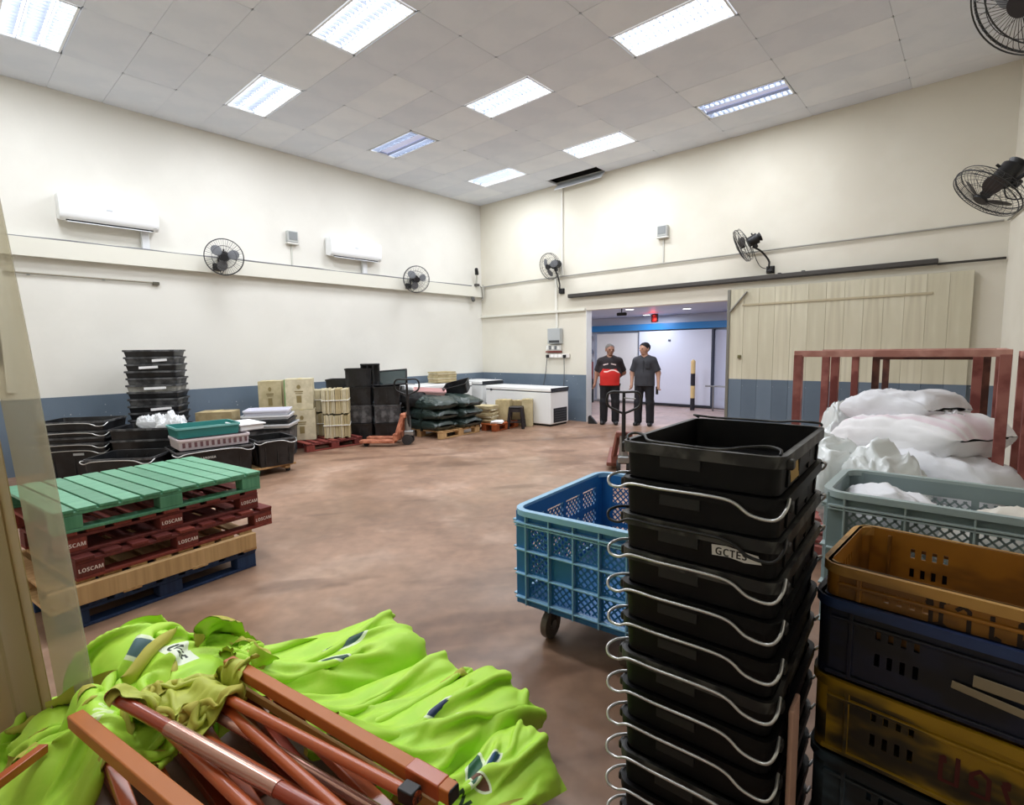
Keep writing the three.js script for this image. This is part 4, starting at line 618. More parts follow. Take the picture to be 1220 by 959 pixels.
  drape(c2, fan(7.8, 8.24, 0.04, 8.72, 0.74, 0.40, 2.5, 0.2, 37, [core(7.94, 8.72, 8.0, 8.05, 0.12, 0.13), core(8.12, 8.72, 8.14, 8.1, 0.12, 0.13)]), m2);
  drape(c2, fan(8.2, 8.52, -0.04, 8.7, 0.56, 0.40, 2, 0.35, 53, [core(8.34, 8.7, 8.33, 8.22, 0.12, 0.12), core(8.43, 8.7, 8.4, 8.26, 0.1, 0.11)]), m3);
  // crumpled heap at the left
  const heap = (cx, cz, w, d, hgt, k, seed, rot, extra = []) => ({ nu: 60, nv: 60, restU: w * k, restV: d * k, steps: 36, iters: 8, seed, stiff: 0.22, grav: 0.0006, wrinkle: 0.003,
    at: (u, v) => { const a = (u - 0.5) * w, b = (0.5 - v) * d, n = 1 - 2 * Math.abs(noise3(u * 2.6 + seed, v * 2.6, seed * 0.3)), n2 = noise3(u * 5, v * 5 + seed, 2), n3 = noise3(u * 3 + 7, v * 3, seed); return [cx + a * Math.cos(rot) - b * Math.sin(rot) + 0.07 * n3, hgt + 0.16 * n + 0.05 * n2 - 0.13 * ((u - 0.5) ** 2 + (v - 0.5) ** 2) * 4, cz + a * Math.sin(rot) + b * Math.cos(rot) + 0.06 * n2]; },
    bound: (x, y, z) => { const dx = (x - cx) * Math.cos(rot) + (z - cz) * Math.sin(rot), dz = -(x - cx) * Math.sin(rot) + (z - cz) * Math.cos(rot); const ex = Math.max(0, Math.abs(dx) - w * 0.54), ez = Math.max(0, Math.abs(dz) - d * 0.54); if (!ex && !ez) return null; const ox = -Math.sign(dx) * ex * 0.5, oz = -Math.sign(dz) * ez * 0.5; return [ox * Math.cos(rot) - oz * Math.sin(rot), 0, ox * Math.sin(rot) + oz * Math.cos(rot)]; }, rods: [...rods, ...extra] });
  const mL1 = limeCloth((g) => { petal(g, 210, 250, 70, 1.2, '#4d6f74'); g.save(); g.translate(330, 210); g.rotate(0.3); g.fillStyle = '#eef6e2'; g.fillRect(-10, -40, 120, 60); g.fillStyle = '#243024'; g.font = 'bold 44px sans-serif'; g.fillText('ONE', 0, 8); g.restore(); }), mL2 = limeCloth((g) => { g.save(); g.translate(150, 250); g.rotate(0.5); g.fillStyle = '#dcefb2'; g.font = 'bold 60px sans-serif'; g.fillText('UNIT', 0, 0); g.restore(); });
  drape(c3, heap(7.28, 9.22, 0.5, 0.5, 0.42, 1.5, 61, 0.4, [core(7.2, 9.35, 7.35, 9.1, 0.15, 0.13)]), mL2);
  drape(c3, heap(6.98, 8.98, 0.62, 0.5, 0.50, 1.55, 77, -0.2, [core(6.7, 9.0, 7.2, 8.9, 0.2, 0.17)]), mL1);
  drape(c3, heap(7.42, 9.0, 0.36, 0.42, 0.52, 1.45, 91, 0.9, [core(7.3, 9.05, 7.5, 8.95, 0.28, 0.1)]), limeCloth((g) => { g.fillStyle = 'rgba(190,186,84,0.75)'; g.fillRect(0, 0, 512, 512); }));
  drape(c3, heap(7.22, 8.74, 0.5, 0.36, 0.46, 1.5, 113, 0.3, [core(7.0, 8.8, 7.4, 8.72, 0.2, 0.15)]), plain);
  drape(c3, heap(6.85, 9.32, 0.5, 0.36, 0.30, 1.5, 127, -0.5, [core(6.8, 9.3, 7.0, 9.3, 0.1, 0.1)]), plain);
}
// ---------------------------------------------------------------- strip curtain at the far left
{
  const t = thing('strip_curtain', 'drawn-aside clear plastic strip curtain hanging at the left edge', 'strip curtain', [0, 0, 0]);
  const PVC = phys(0xece9de, 0.1, { transmission: 0.72, thickness: 0, ior: 1.25, side: THREE.DoubleSide }), PVCOLD = phys(0xcdbb92, 0.3, { transmission: 0.4, thickness: 0, ior: 1.25, side: THREE.DoubleSide });
  mb().rbox(1.1, 0.06, 0.05, 6.3, 3.33, 9.49, 0.008).build('rail', STEEL, t); for (const x of [5.9, 6.7]) mb().rod([x, 3.33, 9.5], [x, 3.33, 10.05], 0.015).build('bracket', STEEL, t);
  const strip = (x0, z0, x1, z1, w, a, bow, m, y0 = 0.03) => { const g = new THREE.BoxGeometry(w, 3.3 - y0, 0.004, 6, 24, 1), p = g.attributes.position; for (let i = 0; i < p.count; i++) { const f = (p.getY(i) + (3.3 - y0) / 2) / (3.3 - y0), x = p.getX(i), z = p.getZ(i) + bow * (x / w) * (x / w) * 4 * 0.015 + 0.012 * Math.sin(f * 4 + x0 * 9); const X = x * Math.cos(a) + z * Math.sin(a), Z = -x * Math.sin(a) + z * Math.cos(a); p.setXYZ(i, X + mix(x1, x0, f), y0 + f * (3.3 - y0), Z + mix(z1, z0, f)); } g.computeVertexNormals(); obj('strip', g, m, t); };
  strip(6.593, 9.394, 6.825, 9.195, 0.2, 0.5, 1, PVC);
  strip(6.43, 9.51, 6.70, 9.31, 0.2, 0.55, 1, PVCOLD); strip(6.37, 9.54, 6.65, 9.36, 0.2, 0.45, -1, PVCOLD); strip(6.29, 9.56, 6.57, 9.42, 0.2, 0.7, 1, PVCOLD);
}
// ---------------------------------------------------------------- crates and bins along the left wall
const BIN = std(0xffffff, 0.38, { map: mottle([12, 12, 14], [34, 35, 38], 8, 256, 0.8) }), BINB = std(0xffffff, 0.5, { map: mottle([44, 45, 48], [96, 97, 99], 9, 256, 0.7) }), BINGREY = std(0xffffff, 0.55, { map: mottle([120, 120, 116], [168, 168, 162], 9, 256, 0.8) }), FOAM = std(0xf2f2f4, 0.8), CLINGWRAP = phys(0xf4f6f8, 0.25, { transmission: 0.3, thickness: 0, clearcoat: 0.5 });  // the lighter grey, where used on rims, paints in their glints
function bin(label, w, d, h, pos, turn, m, o = {}) {
  const t = thing(o.name || 'plastic_crate', label, o.cat || 'crate', pos, turn, o.group), tp = o.taper === undefined ? 0.05 : o.taper;
  obj('crate_body', tub(w - 0.02, d - 0.02, w - 0.02 - tp, d - 0.02 - tp, h, 0.006, 0.03), m, t);
  obj('rim', rimRing(w - 0.022, d - 0.022, 0.012, 0.025, h, 0.03), o.rim || m, t);
  if (h > 0.2) { const rb = mb(); for (const s of [1, -1]) for (let k = -1; k <= 1; k++) { rb.rbox(0.012, h * 0.75, 0.012, k * w * 0.3, h * 0.48, s * (d / 2 - 0.012 - tp * 0.2), 0.003); rb.rbox(0.012, h * 0.75, 0.012, s * (w / 2 - 0.012 - tp * 0.2), h * 0.48, k * d * 0.3, 0.003); } rb.build('rib', m, t); }
  if (o.bail) for (const s of o.bail === 2 ? [1, -1] : [1]) { const W2 = w / 2; mb().tube([[-W2 - 0.01, h - 0.02, s * (d / 2 - 0.06)], [-W2 - 0.03, h - 0.025, s * (d / 2 - 0.01)], [-W2 + 0.02, h - 0.05, s * (d / 2 + 0.012)], [-W2 + 0.1, h - 0.03, s * (d / 2 + 0.012)], [W2 - 0.18, h - 0.03, s * (d / 2 + 0.012)], [W2 - 0.08, h - 0.065, s * (d / 2 + 0.012)], [W2 - 0.01, h - 0.055, s * (d / 2 + 0.01)], [W2 + 0.01, h - 0.02, s * (d / 2 - 0.05)]], 0.006, 40, 6).build('bail', BAIL, t); }
  if (o.tag) mb().rbox(0.12, 0.03, 0.006, o.tag, h - 0.07, d / 2 - 0.012, 0.003).build('label_plate', std(0xb9bec2, 0.5), t);
  if (o.text) { const q = obj('print', new THREE.PlaneGeometry(0.2, 0.05), printMat(256, 64, (g, W, H2) => { g.clearRect(0, 0, W, H2); g.fillStyle = '#c9c9c6'; g.font = 'bold 48px sans-serif'; g.fillText(o.text, 6, 50); }), t); q.position.set(o.tx || 0.05, h - 0.1, d / 2 - 0.004); }
  return t;
}
{ // tall narrow stack against the wall
  const r = rng(31), G = 'nested crates in the tall stack against the left wall', n = 17, pitch = 0.0975, hh = 0.097;
  for (let k = 0; k < n; k++) { const f = n - 1 - k, m = k === 5 ? BINGREY : k % 3 === 1 ? BINB : BIN;
    const label = k === 5 ? 'grey crate sixth from the top of the tall stack against the left wall' : `dark nested crate, ${ORD[k]}, in the tall stack against the left wall`;
    const t = bin(label, 0.66, 0.44, hh, [0.66 + (r() - 0.5) * 0.02, 0.003 + f * pitch, 7.3 + (r() - 0.5) * 0.02], PI / 4 + 0.16 + (r() - 0.5) * 0.03, m, { group: G, taper: 0.04, rim: BINB });
    if (k === 1 || k === 2 || k === 5 || k === 8) mb().rbox(0.18 + 0.1 * r(), 0.035, 0.006, (r() - 0.5) * 0.3, hh * 0.5, 0.216, 0.002, 0, 0, (r() - 0.5) * 0.2).build('torn_label', FOAM, t);
  }
}
const rotL = PI / 4;
{ const G = 'stacked black bins at the far left behind the green pallet';
  bin('deep black bin at the bottom of the far left stack, with a pale tag', 0.74, 0.56, 0.42, [0.8, 0.003, 8.2], 0.95, BIN, { group: G, tag: 0.05, bail: 1 });
  [['lowest shallow black tray', 0.425], ['second lowest shallow black tray', 0.5], ['third lowest shallow black tray', 0.575]].forEach(([s, y], i) => bin(s + ' on the deep bin of the far left stack', 0.78, 0.6, 0.073, [0.8, y, 8.2], 0.95 + 0.02 * (i - 1), BIN, { group: G, taper: 0.02, bail: i === 1 ? 0 : 1 , rim: BINB }));
  bin('open black tray on top of the far left bin stack', 0.78, 0.58, 0.12, [0.8, 0.65, 8.2], 0.93, BIN, { group: G, taper: 0.03, rim: BINB, bail: 1 });
}
{ const G = 'black bins between the tall stack and the green pallet';
  bin('lower black bin in front of the tall stack', 0.8, 0.58, 0.36, [1.4, 0.003, 7.57], 0.9, BIN, { group: G, bail: 1 });
  bin('middle black bin in front of the tall stack', 0.8, 0.58, 0.16, [1.4, 0.365, 7.57], 0.92, BIN, { group: G, rim: BINB, taper: 0.03 });
  bin('upper open black bin with white plastic scraps in front of the tall stack', 0.8, 0.6, 0.14, [1.4, 0.528, 7.57], 0.9, BIN, { group: G, rim: BINB, taper: 0.03 });
  for (const [i, dx, dz, y] of [[0, -0.15, 0.05, 0.68], [1, 0.12, -0.1, 0.7], [2, 0.3, -0.05, 0.66]]) { const t = thing('plastic_scrap', ['crumpled white plastic scrap at the left in the open black bin', 'larger crumpled white plastic scrap in the middle of the open black bin', 'thin white plastic scrap trailing over the right of the open black bin'][i], 'plastic scrap', [1.4 + dx, y, 7.5 + dz], 0.8, 'white plastic scraps in the open black bin'); obj('scrap', sackGeo(0.34, 0.14, 0.16, 60 + i, { crease: 0.06, pinch: 0.4 }), CLINGWRAP, t); }
  bin('low black bin with a bowed rim at the corner of the green pallet', 0.72, 0.6, 0.44, [2.12, 0.003, 7.98], 0.85, BIN, { group: G, rim: BINB, bail: 1 });
}
{ // front row on wooden dollies
  const d = thing('wooden_dolly', 'long wooden dolly under the front row of black bins', 'dolly', [2.36, 0, 6.95], 0.08);
  for (let k = 0; k < 5; k++) mb().rbox(0.1, 0.025, 1.35, -0.24 + k * 0.12, 0.1, 0, 0.004).build('slat', RAWWOOD[k % 3], d); for (const z of [-0.55, 0, 0.55]) mb().rbox(0.6, 0.035, 0.07, 0, 0.07, z, 0.004).build('bearer', RAWWOOD[1], d); for (const x of [-0.24, 0.24]) for (const z of [-0.58, 0.58]) mb().cyl(0.026, 0.026, 0.03, x, 0.026, z, 14, 0, 0, PI / 2).build('wheel', BLACKMATT, d);
  bin('wide black bin with pale lettering on the front dolly, under the stacked trays', 0.86, 0.62, 0.34, [2.32, 0.114, 7.22], PI / 2 - 0.08, BIN, { rim: BINB, text: 'LANDSEA', tx: -0.08, bail: 1 });
  bin('open black bin at the right end of the front dolly', 0.5, 0.58, 0.36, [2.38, 0.114, 6.5], PI / 2 - 0.08, BIN, { rim: BINB, bail: 1 });
  const tr = bin('pinkish white slotted tray on the wide black bin', 0.8, 0.56, 0.13, [2.28, 0.458, 7.2], PI / 2 - 0.08, std(0xd9cdd0, 0.55), { taper: 0.02, name: 'slotted_tray', cat: 'tray' });
  for (let k = 0; k < 12; k++) mb().rbox(0.03, 0.06, 0.004, -0.34 + k * 0.062, 0.06, 0.277, 0.002).build('slot', std(0x6a4a4e, 0.6), tr);
  const te = bin('teal green tray on top of the pinkish white tray', 0.72, 0.52, 0.13, [2.22, 0.592, 7.24], PI / 2 - 0.05, std(0x2d7d78, 0.45), { rim: std(0x79b8b4, 0.45), taper: 0.03 , name: 'plastic_tray', cat: 'tray'});
  const fm = thing('foam_lid', 'white foam lid beside the teal tray', 'lid', [2.2, 0.594, 6.74], PI / 2); mb().rbox(0.3, 0.07, 0.5, 0, 0.035, 0, 0.02).build('slab', FOAM, fm); mb().rbox(0.34, 0.02, 0.54, 0, 0.08, 0, 0.008).build('lip', FOAM, fm);
}
{
  bin('dark bin holding silver-white trays behind the front row', 0.74, 0.6, 0.46, [1.34, 0.003, 6.05], PI / 4 + 0.15, BINB, { rim: BIN });
  [['lowest pale tray lid', 0.47, 0xd5d7da, 0.045], ['middle dark-edged tray', 0.535, 0x2b2c30, 0.05], ['second pale tray', 0.6, 0xe6e8ec, 0.05], ['top pale violet tray lid', 0.665, 0xd8d8e4, 0.06]].forEach(([s, y, c, h], i) => { const t = bin(s + ' stacked on the dark bin', 0.76 - 0.04 * i, 0.6 - 0.03 * i, h + 0.012, [1.34, y, 6.05], PI / 4 + 0.15 + 0.05 * (i - 1.5), std(c, 0.4), { taper: 0.02, name: 'tray', cat: 'tray', group: 'pale trays stacked on the dark bin' }); });
  bin('black bin standing on the floor under the small carton', 0.6, 0.5, 0.5, [0.92, 0.003, 6.62], PI / 4 + 0.1, BIN);
}
// ---------------------------------------------------------------- cartons and bundles
const KRAFT = [[178, 162, 122], [190, 176, 138], [168, 150, 112], [200, 190, 160]].map(([r, g, b], i) => std(0xffffff, 0.85, { map: mottle([r - 8, g - 8, b - 8], [r + 8, g + 8, b + 8], 6 + i, 128, 0.6) })), TAPE = std(0xc8b678, 0.4), INK = std(0x6e5f3c, 0.85);
function carton(label, w, h, d, pos, turn, m, o = {}) {
  const t = thing('carton', label, 'carton', pos, turn, o.group); mb().rbox(w, h, d, 0, h / 2, 0, 0.004).build('box_body', m, t);
  mb().box(w * 0.5 - 0.004, 0.004, d + 0.002, -w * 0.25, h + 0.002, 0).build('flap', m, t); mb().box(w * 0.5 - 0.004, 0.004, d + 0.002, w * 0.25, h + 0.002, 0).build('flap', m, t); mb().box(0.05, 0.002, d + 0.006, 0, h + 0.005, 0).build('tape', TAPE, t);
  if (o.print !== false) { const q = obj('print', new THREE.PlaneGeometry(w * 0.5, h * 0.7), printMat(128, 180, (g, W, H2) => { g.clearRect(0, 0, W, H2); g.fillStyle = '#8a7a4e'; g.beginPath(); g.arc(64, 26, 18, 0, 7); g.fill(); g.fillRect(24, 60, 80, 10); g.fillRect(30, 78, 70, 6); g.fillRect(40, 100, 46, 60); }), t); q.position.set(0, h * 0.5, d / 2 + 0.0035); }
  if (o.green) mb().box(0.012, h, 0.04, -w / 2 - 0.005, h / 2, d / 2 - 0.02).build('green_edge', std(0x3f8f3e, 0.7), t);
  return t;
}
pallet('wooden_pallet', 'red pallet on the floor under the tan cartons and pale bundles', undefined, PAINTRED, 1.0, 0.98, 7, [1.08, 0.003, 5.06], -0.05);
carton('small battered carton on the black bin by the left wall', 0.5, 0.22, 0.36, [0.92, 0.506, 6.62], PI / 4 + 0.1, KRAFT[2], { print: false });
carton('lower tan carton with brown print at the left of the red pallet', 0.42, 0.5, 0.4, [1.0, 0.146, 5.34], PI / 4 + 0.25, KRAFT[3]);
carton('upper tan carton with a green edge on the red pallet', 0.42, 0.5, 0.4, [0.96, 0.655, 5.34], PI / 4 + 0.22, KRAFT[3], { green: true });
carton('tan carton standing at the back left behind the green-edged carton', 0.36, 0.52, 0.36, [0.52, 0.6, 5.62], PI / 4 + 0.2, KRAFT[1]);
carton('tan carton at the floor by the left wall under another carton', 0.4, 0.59, 0.4, [0.52, 0.003, 5.63], PI / 4 + 0.2, KRAFT[1], { print: false });
function bundle(label, pos, turn, h, seed) {   // flattened cartons strapped upright, their edges showing
  const t = thing('carton_bundle', label, 'bundle', pos, turn, 'strapped bundles of flattened cartons on the red pallet'), r = rng(seed), n = 14, w = 0.42, d = 0.44;
  const gs = [0, 1, 2].map((k) => boxUV(new THREE.BoxGeometry(w / n - 0.004, h - 0.015 * k, d - 0.012 * k)));
  for (let k = 0; k < n; k++) { const o = obj('flat_carton', gs[Math.floor(r() * 3)], KRAFT[[1, 3, 3, 0][Math.floor(r() * 4)]], t); o.position.set(-w / 2 + (k + 0.5) * w / n, h / 2 + 0.006 * (r() - 0.5), 0.012 * (r() - 0.5)); o.rotation.y = (r() - 0.5) * 0.03; }
  mb().box(w + 0.012, 0.012, d + 0.02, 0, h * 0.55, 0).build('strap', std(0xe9e9e2, 0.5), t);
}
bundle('lower front bundle of pale flattened cartons at the right end of the red pallet', [1.28, 0.15, 4.86], PI / 4 + 0.2, 0.39, 1);
bundle('upper front bundle of pale flattened cartons at the right end of the red pallet', [1.27, 0.555, 4.86], PI / 4 + 0.16, 0.42, 2);
bundle('lower rear bundle of pale flattened cartons beside the tan cartons', [0.86, 0.15, 4.88], PI / 4 + 0.25, 0.39, 3);
bundle('upper rear bundle of pale flattened cartons beside the tan cartons', [0.86, 0.555, 4.88], PI / 4 + 0.22, 0.4, 4);
// ---------------------------------------------------------------- black crates by the pallet truck
{
  const G = 'black crates stacked beside the pale bundles', Y = [0.003, 0.328, 0.653]; const L = ['bottom', 'middle', 'top'];
  for (let c = 0; c < 2; c++) for (let k = 0; k < 3; k++) bin(`${L[k]} black crate of the ${c ? 'right' : 'left'} column beside the pale bundles`, 0.48, 0.46, 0.318, [c ? 1.5 : 1.14, Y[k], c ? 3.98 : 4.32], PI / 4 + 0.12, k === 1 ? BINB : BIN, { group: G, taper: 0.02 });
  bin('black crate perched on top of the left column by the pale bundles', 0.46, 0.44, 0.32, [1.12, 0.975, 4.32], PI / 4 + 0.2, BIN, { group: G, taper: 0.02 });
  bin('low black crate at the back left behind the perched crate', 0.5, 0.44, 0.3, [0.72, 0.8, 4.42], PI / 4, BIN, { group: G, taper: 0.02 }); bin('black crate on the floor under the low back crate', 0.5, 0.44, 0.395, [0.72, 0.003, 4.42], PI / 4, BIN, { group: G, taper: 0.02 }); bin('second black crate from the floor under the low back crate', 0.5, 0.44, 0.395, [0.72, 0.4, 4.42], PI / 4, BIN, { group: G, taper: 0.02 });
  const f = thing('folding_crate', 'folded slatted black crate standing on the perched black crate', 'crate', [1.2, 0.975, 4.12], PI / 4 + 0.2); mb().rbox(0.34, 0.03, 0.3, 0, 0.345 + 0.04, 0, 0.005).build('top', BIN, f); for (let k = 0; k < 4; k++) mb().rbox(0.03, 0.36, 0.03, -0.15 + k * 0.1, 0.19, 0.13, 0.005).build('slat', BIN, f); mb().rbox(0.34, 0.36, 0.02, 0, 0.19, -0.13, 0.005).build('back', BIN, f); mb().rbox(0.34, 0.02, 0.3, 0, 0.01, 0, 0.005).build('floor', BIN, f);
  const gl = thing('glazed_panel', 'dark framed glass panel leaning on the black crates', 'panel', [1.28, 0.98, 3.7], PI / 4); const q = new THREE.Group(); q.name = 'leaf'; q.rotation.set(-0.9, 0, 0.1); q.position.y = 0.12; gl.add(q); mb().box(0.5, 0.4, 0.012, 0, 0, 0).build('glass', phys(0x2c3838, 0.12, { clearcoat: 1 }), q); mb().box(0.54, 0.03, 0.03, 0, 0.2, 0).box(0.54, 0.03, 0.03, 0, -0.2, 0).box(0.03, 0.4, 0.03, 0.26, 0, 0).box(0.03, 0.4, 0.03, -0.26, 0, 0).build('frame', BLACKMATT, q);
  bin('black crate on the floor behind the pallet truck, under another crate', 0.48, 0.45, 0.45, [0.86, 0.003, 3.42], PI / 4, BIN, { group: G, taper: 0.02 }); bin('upper black crate behind the pallet truck next to the folded black sheet', 0.46, 0.42, 0.44, [0.86, 0.46, 3.42], PI / 4, BIN, { group: G, taper: 0.02 });
}
// ---------------------------------------------------------------- pallet trucks
function palletTruck(label, pos, turn, m, lean, handleH, FL = 1.1, cw = 1, steer = 0) {   // forks along -z, handle at +z
  const t = thing('pallet_truck', label, 'pallet truck', pos, turn);
  for (const s of [1, -1]) { mb().rbox(0.16, 0.05, FL, s * 0.18 * Math.sqrt(cw), 0.085, -0.07 - FL / 2, 0.012).build('fork', m, t); mb().cyl(0.04, 0.04, 0.07, s * 0.18 * Math.sqrt(cw), 0.042, 0.03 - FL, 14, 0, 0, PI / 2).build('fork_roller', BLACKMATT, t); mb().cyl(0.09, 0.09, 0.05, s * 0.06, 0.091, 0.1, 20, 0, 0, PI / 2).build('steer_wheel', std(0x2a2a2c, 0.5), t); }
  mb().rbox(0.52 * cw, 0.12, 0.08, 0, 0.16, -0.06, 0.015).bar([-0.2 * cw, 0.2, -0.04], [-0.07, 0.5, 0.03], 0.06, 0.05).bar([0.2 * cw, 0.2, -0.04], [0.07, 0.5, 0.03], 0.06, 0.05).rbox(0.2, 0.08, 0.1, 0, 0.5, 0.04, 0.02).build('chassis', m, t);
  mb().cyl(0.05, 0.06, 0.32, 0, 0.33, 0.1, 16).rbox(0.14, 0.09, 0.16, 0, 0.2, 0.12, 0.02).build('pump', STEEL, t); mb().cyl(0.025, 0.025, 0.12, 0, 0.52, 0.1, 14).build('piston', std(0xd8d8d8, 0.2, { metalness: 0.9 }), t);
  const hd = new THREE.Group(); hd.name = 'handle'; hd.position.z = 0.12; hd.rotation.y = steer; t.add(hd);
  const H2 = handleH, z = (y) => 0.02 + lean * (y - 0.3); mb().rod([0, 0.3, z(0.3)], [0, H2 - 0.26, z(H2 - 0.26)], 0.026, 14).build('handle_bar', DARKFRAMEP, hd);
  const w = 0.19; mb().tube([[0, H2 - 0.27, z(H2 - 0.27)], [-0.09, H2 - 0.23, z(H2 - 0.23)], [-w, H2 - 0.17, z(H2 - 0.17)], [-w - 0.015, H2 - 0.06, z(H2 - 0.06)], [-w + 0.02, H2 - 0.005, z(H2)], [0, H2, z(H2)], [w - 0.02, H2 - 0.005, z(H2)], [w + 0.015, H2 - 0.06, z(H2 - 0.06)], [w, H2 - 0.17, z(H2 - 0.17)], [0.09, H2 - 0.23, z(H2 - 0.23)], [0, H2 - 0.27, z(H2 - 0.27)]], 0.015, 90, 8).rod([0, H2 - 0.27, z(H2 - 0.27)], [0, H2, z(H2)], 0.02, 10).build('handle_loop', BLACKPLASTIC, hd);
  mb().rod([0, H2 - 0.07, z(H2) + 0.02], [w * 0.75, H2 - 0.08, z(H2) + 0.02], 0.008, 8).build('lever', STEEL, hd); return t;
}
const DARKFRAMEP = std(0x1b1b1c, 0.45);
palletTruck('orange pallet truck with worn paint beside the black crates', [2.16, 0, 4.16], 2.24, std(0xffffff, 0.55, { map: mottle([150, 84, 58], [196, 128, 98], 7, 128, 0.5) }), 0.1, 1.12, 0.6, 1, 0.75 - 2.24);
palletTruck('red pallet truck behind the tall black crates, its handle loop standing up', [6.13, 0, 3.63], 0.5, std(0x7e4a3e, 0.5), 0.0, 1.05, 1.1, 0.62);
// ---------------------------------------------------------------- tarpaulin bales
const TARP = phys(0x2c3a36, 0.35, { clearcoat: 0.25, clearcoatRoughness: 0.4 });
pallet('wooden_pallet', 'weathered pallet under the dark green tarpaulin bales', undefined, RAWWOOD, 1.2, 1.05, 7, [1.72, 0.003, 2.98], 0.08);
{ const G = 'dark green tarpaulin bales on the pallet'; const rows = ['bottom', 'middle', 'top'];
  for (let k = 0; k < 3; k++) for (let c = 0; c < 2; c++) { const t = thing('tarpaulin_bale', `${rows[k]} ${c ? 'right' : 'left'} dark green tarpaulin bale of the pile on the pallet`, 'bale', [1.73 + (c ? 0.03 : -0.04) + 0.03 * k, 0.23 + k * 0.192, c ? 2.71 : 3.23], c ? 0.12 : -0.06, G); obj('bale', sackGeo(1.22 - 0.03 * k, 0.235, 0.6, 80 + k * 7 + c * 3, { crease: 0.06, pinch: 0.6, nu: 72, nv: 56 }), TARP, t); mb().box(0.02, 0.2, 0.6, 0.2, -0.01, 0).build('strap', std(0x1d2724, 0.5), t); }
  const cr = bin('black crate tilted on its side on the tarpaulin bales', 0.5, 0.36, 0.2, [1.8, 0.76, 2.5], 0.6, BIN, {}); cr.rotation.set(0.3, 0.6, 0.25, 'YXZ');
  const pk = bin('pinkish tray lying on the tarpaulin bales', 0.62, 0.4, 0.1, [1.62, 0.755, 3.1], 0.9, std(0xd3a8a6, 0.5), { name: 'plastic_tray', cat: 'tray' }); pk.rotation.set(0.1, 0.9, -0.08, 'YXZ');
  const fo = thing('folded_tarpaulin', 'black folded sheet slumped at the left of the tarpaulin bales', 'sheet', [1.42, 0.68, 3.5], 0.5); obj('sheet', sackGeo(0.8, 0.3, 0.4, 120, { crease: 0.06, pinch: 0.5 }), BLACKMATT, fo);
}
// ---------------------------------------------------------------- chest freezers
function freezer(label, pos, turn, w, h, d) {
  const t = thing('chest_freezer', label, 'freezer', pos, turn, 'white chest freezers in the back left corner');
  mb().rbox(w, h - 0.14, d, 0, 0.04 + (h - 0.14) / 2, 0, 0.02).build('cabinet', WHITEMETAL, t); mb().rbox(w + 0.01, 0.08, d + 0.015, 0, h - 0.045, 0, 0.02).build('lid', std(0xf6f7f7, 0.3), t); mb().box(w * 0.99, 0.016, d * 0.99, 0, h - 0.092, 0).build('gasket', std(0x5b6066, 0.6), t);
  mb().box(w - 0.06, 0.05, d - 0.06, 0, 0.025, 0).build('plinth', BLACKMATT, t); mb().rbox(0.02, 0.05, 0.06, -w * 0.4, h - 0.09, d / 2 + 0.008, 0.006).build('latch', std(0x33363a, 0.5), t);
  mb().rbox(0.012, 0.3, d * 0.75, w / 2 + 0.002, 0.22, -0.02, 0.004).build('grille', std(0x24262a, 0.6), t); for (let k = 0; k < 5; k++) mb().box(0.006, 0.01, d * 0.66, w / 2 + 0.01, 0.12 + k * 0.05, -0.02).build('grille_bar', std(0x4a4d52, 0.5), t);
  mb().box(0.016, 0.07, d * 0.98, w / 2 + 0.006, h - 0.045, 0).build('lid_end', std(0x32353a, 0.5), t); return t;
}
freezer('long white chest freezer along the back wall with a dark vent at its right end', [2.06, 0, 0.75], 0.02, 1.82, 0.8, 0.64);
freezer('white chest freezer in the corner, half hidden behind the long one', [0.5, 0, 0.62], 0.0, 0.86, 0.88, 0.72);
freezer('white chest freezer along the left wall carrying a pile of flat cartons', [0.48, 0, 2.08], PI / 2, 1.7, 0.87, 0.76);
{ const r = rng(4); for (let k = 0; k < 9; k++) { const o = tag(mb().rbox(0.5 + 0.04 * r(), 0.024, 0.36 + 0.03 * r(), 0, 0, 0, 0.004).build('flat_carton', KRAFT[k % 4]), ORD[8 - k] + ' flattened brown carton of the pile on the left wall freezer', 'carton', 'flattened cartons piled on the left wall freezer'); o.position.set(0.44 + 0.02 * (r() - 0.5), 0.891 + k * 0.027, 1.75 + 0.02 * (r() - 0.5)); o.rotation.y = PI / 2 - 0.1 + (r() - 0.5) * 0.08; } }
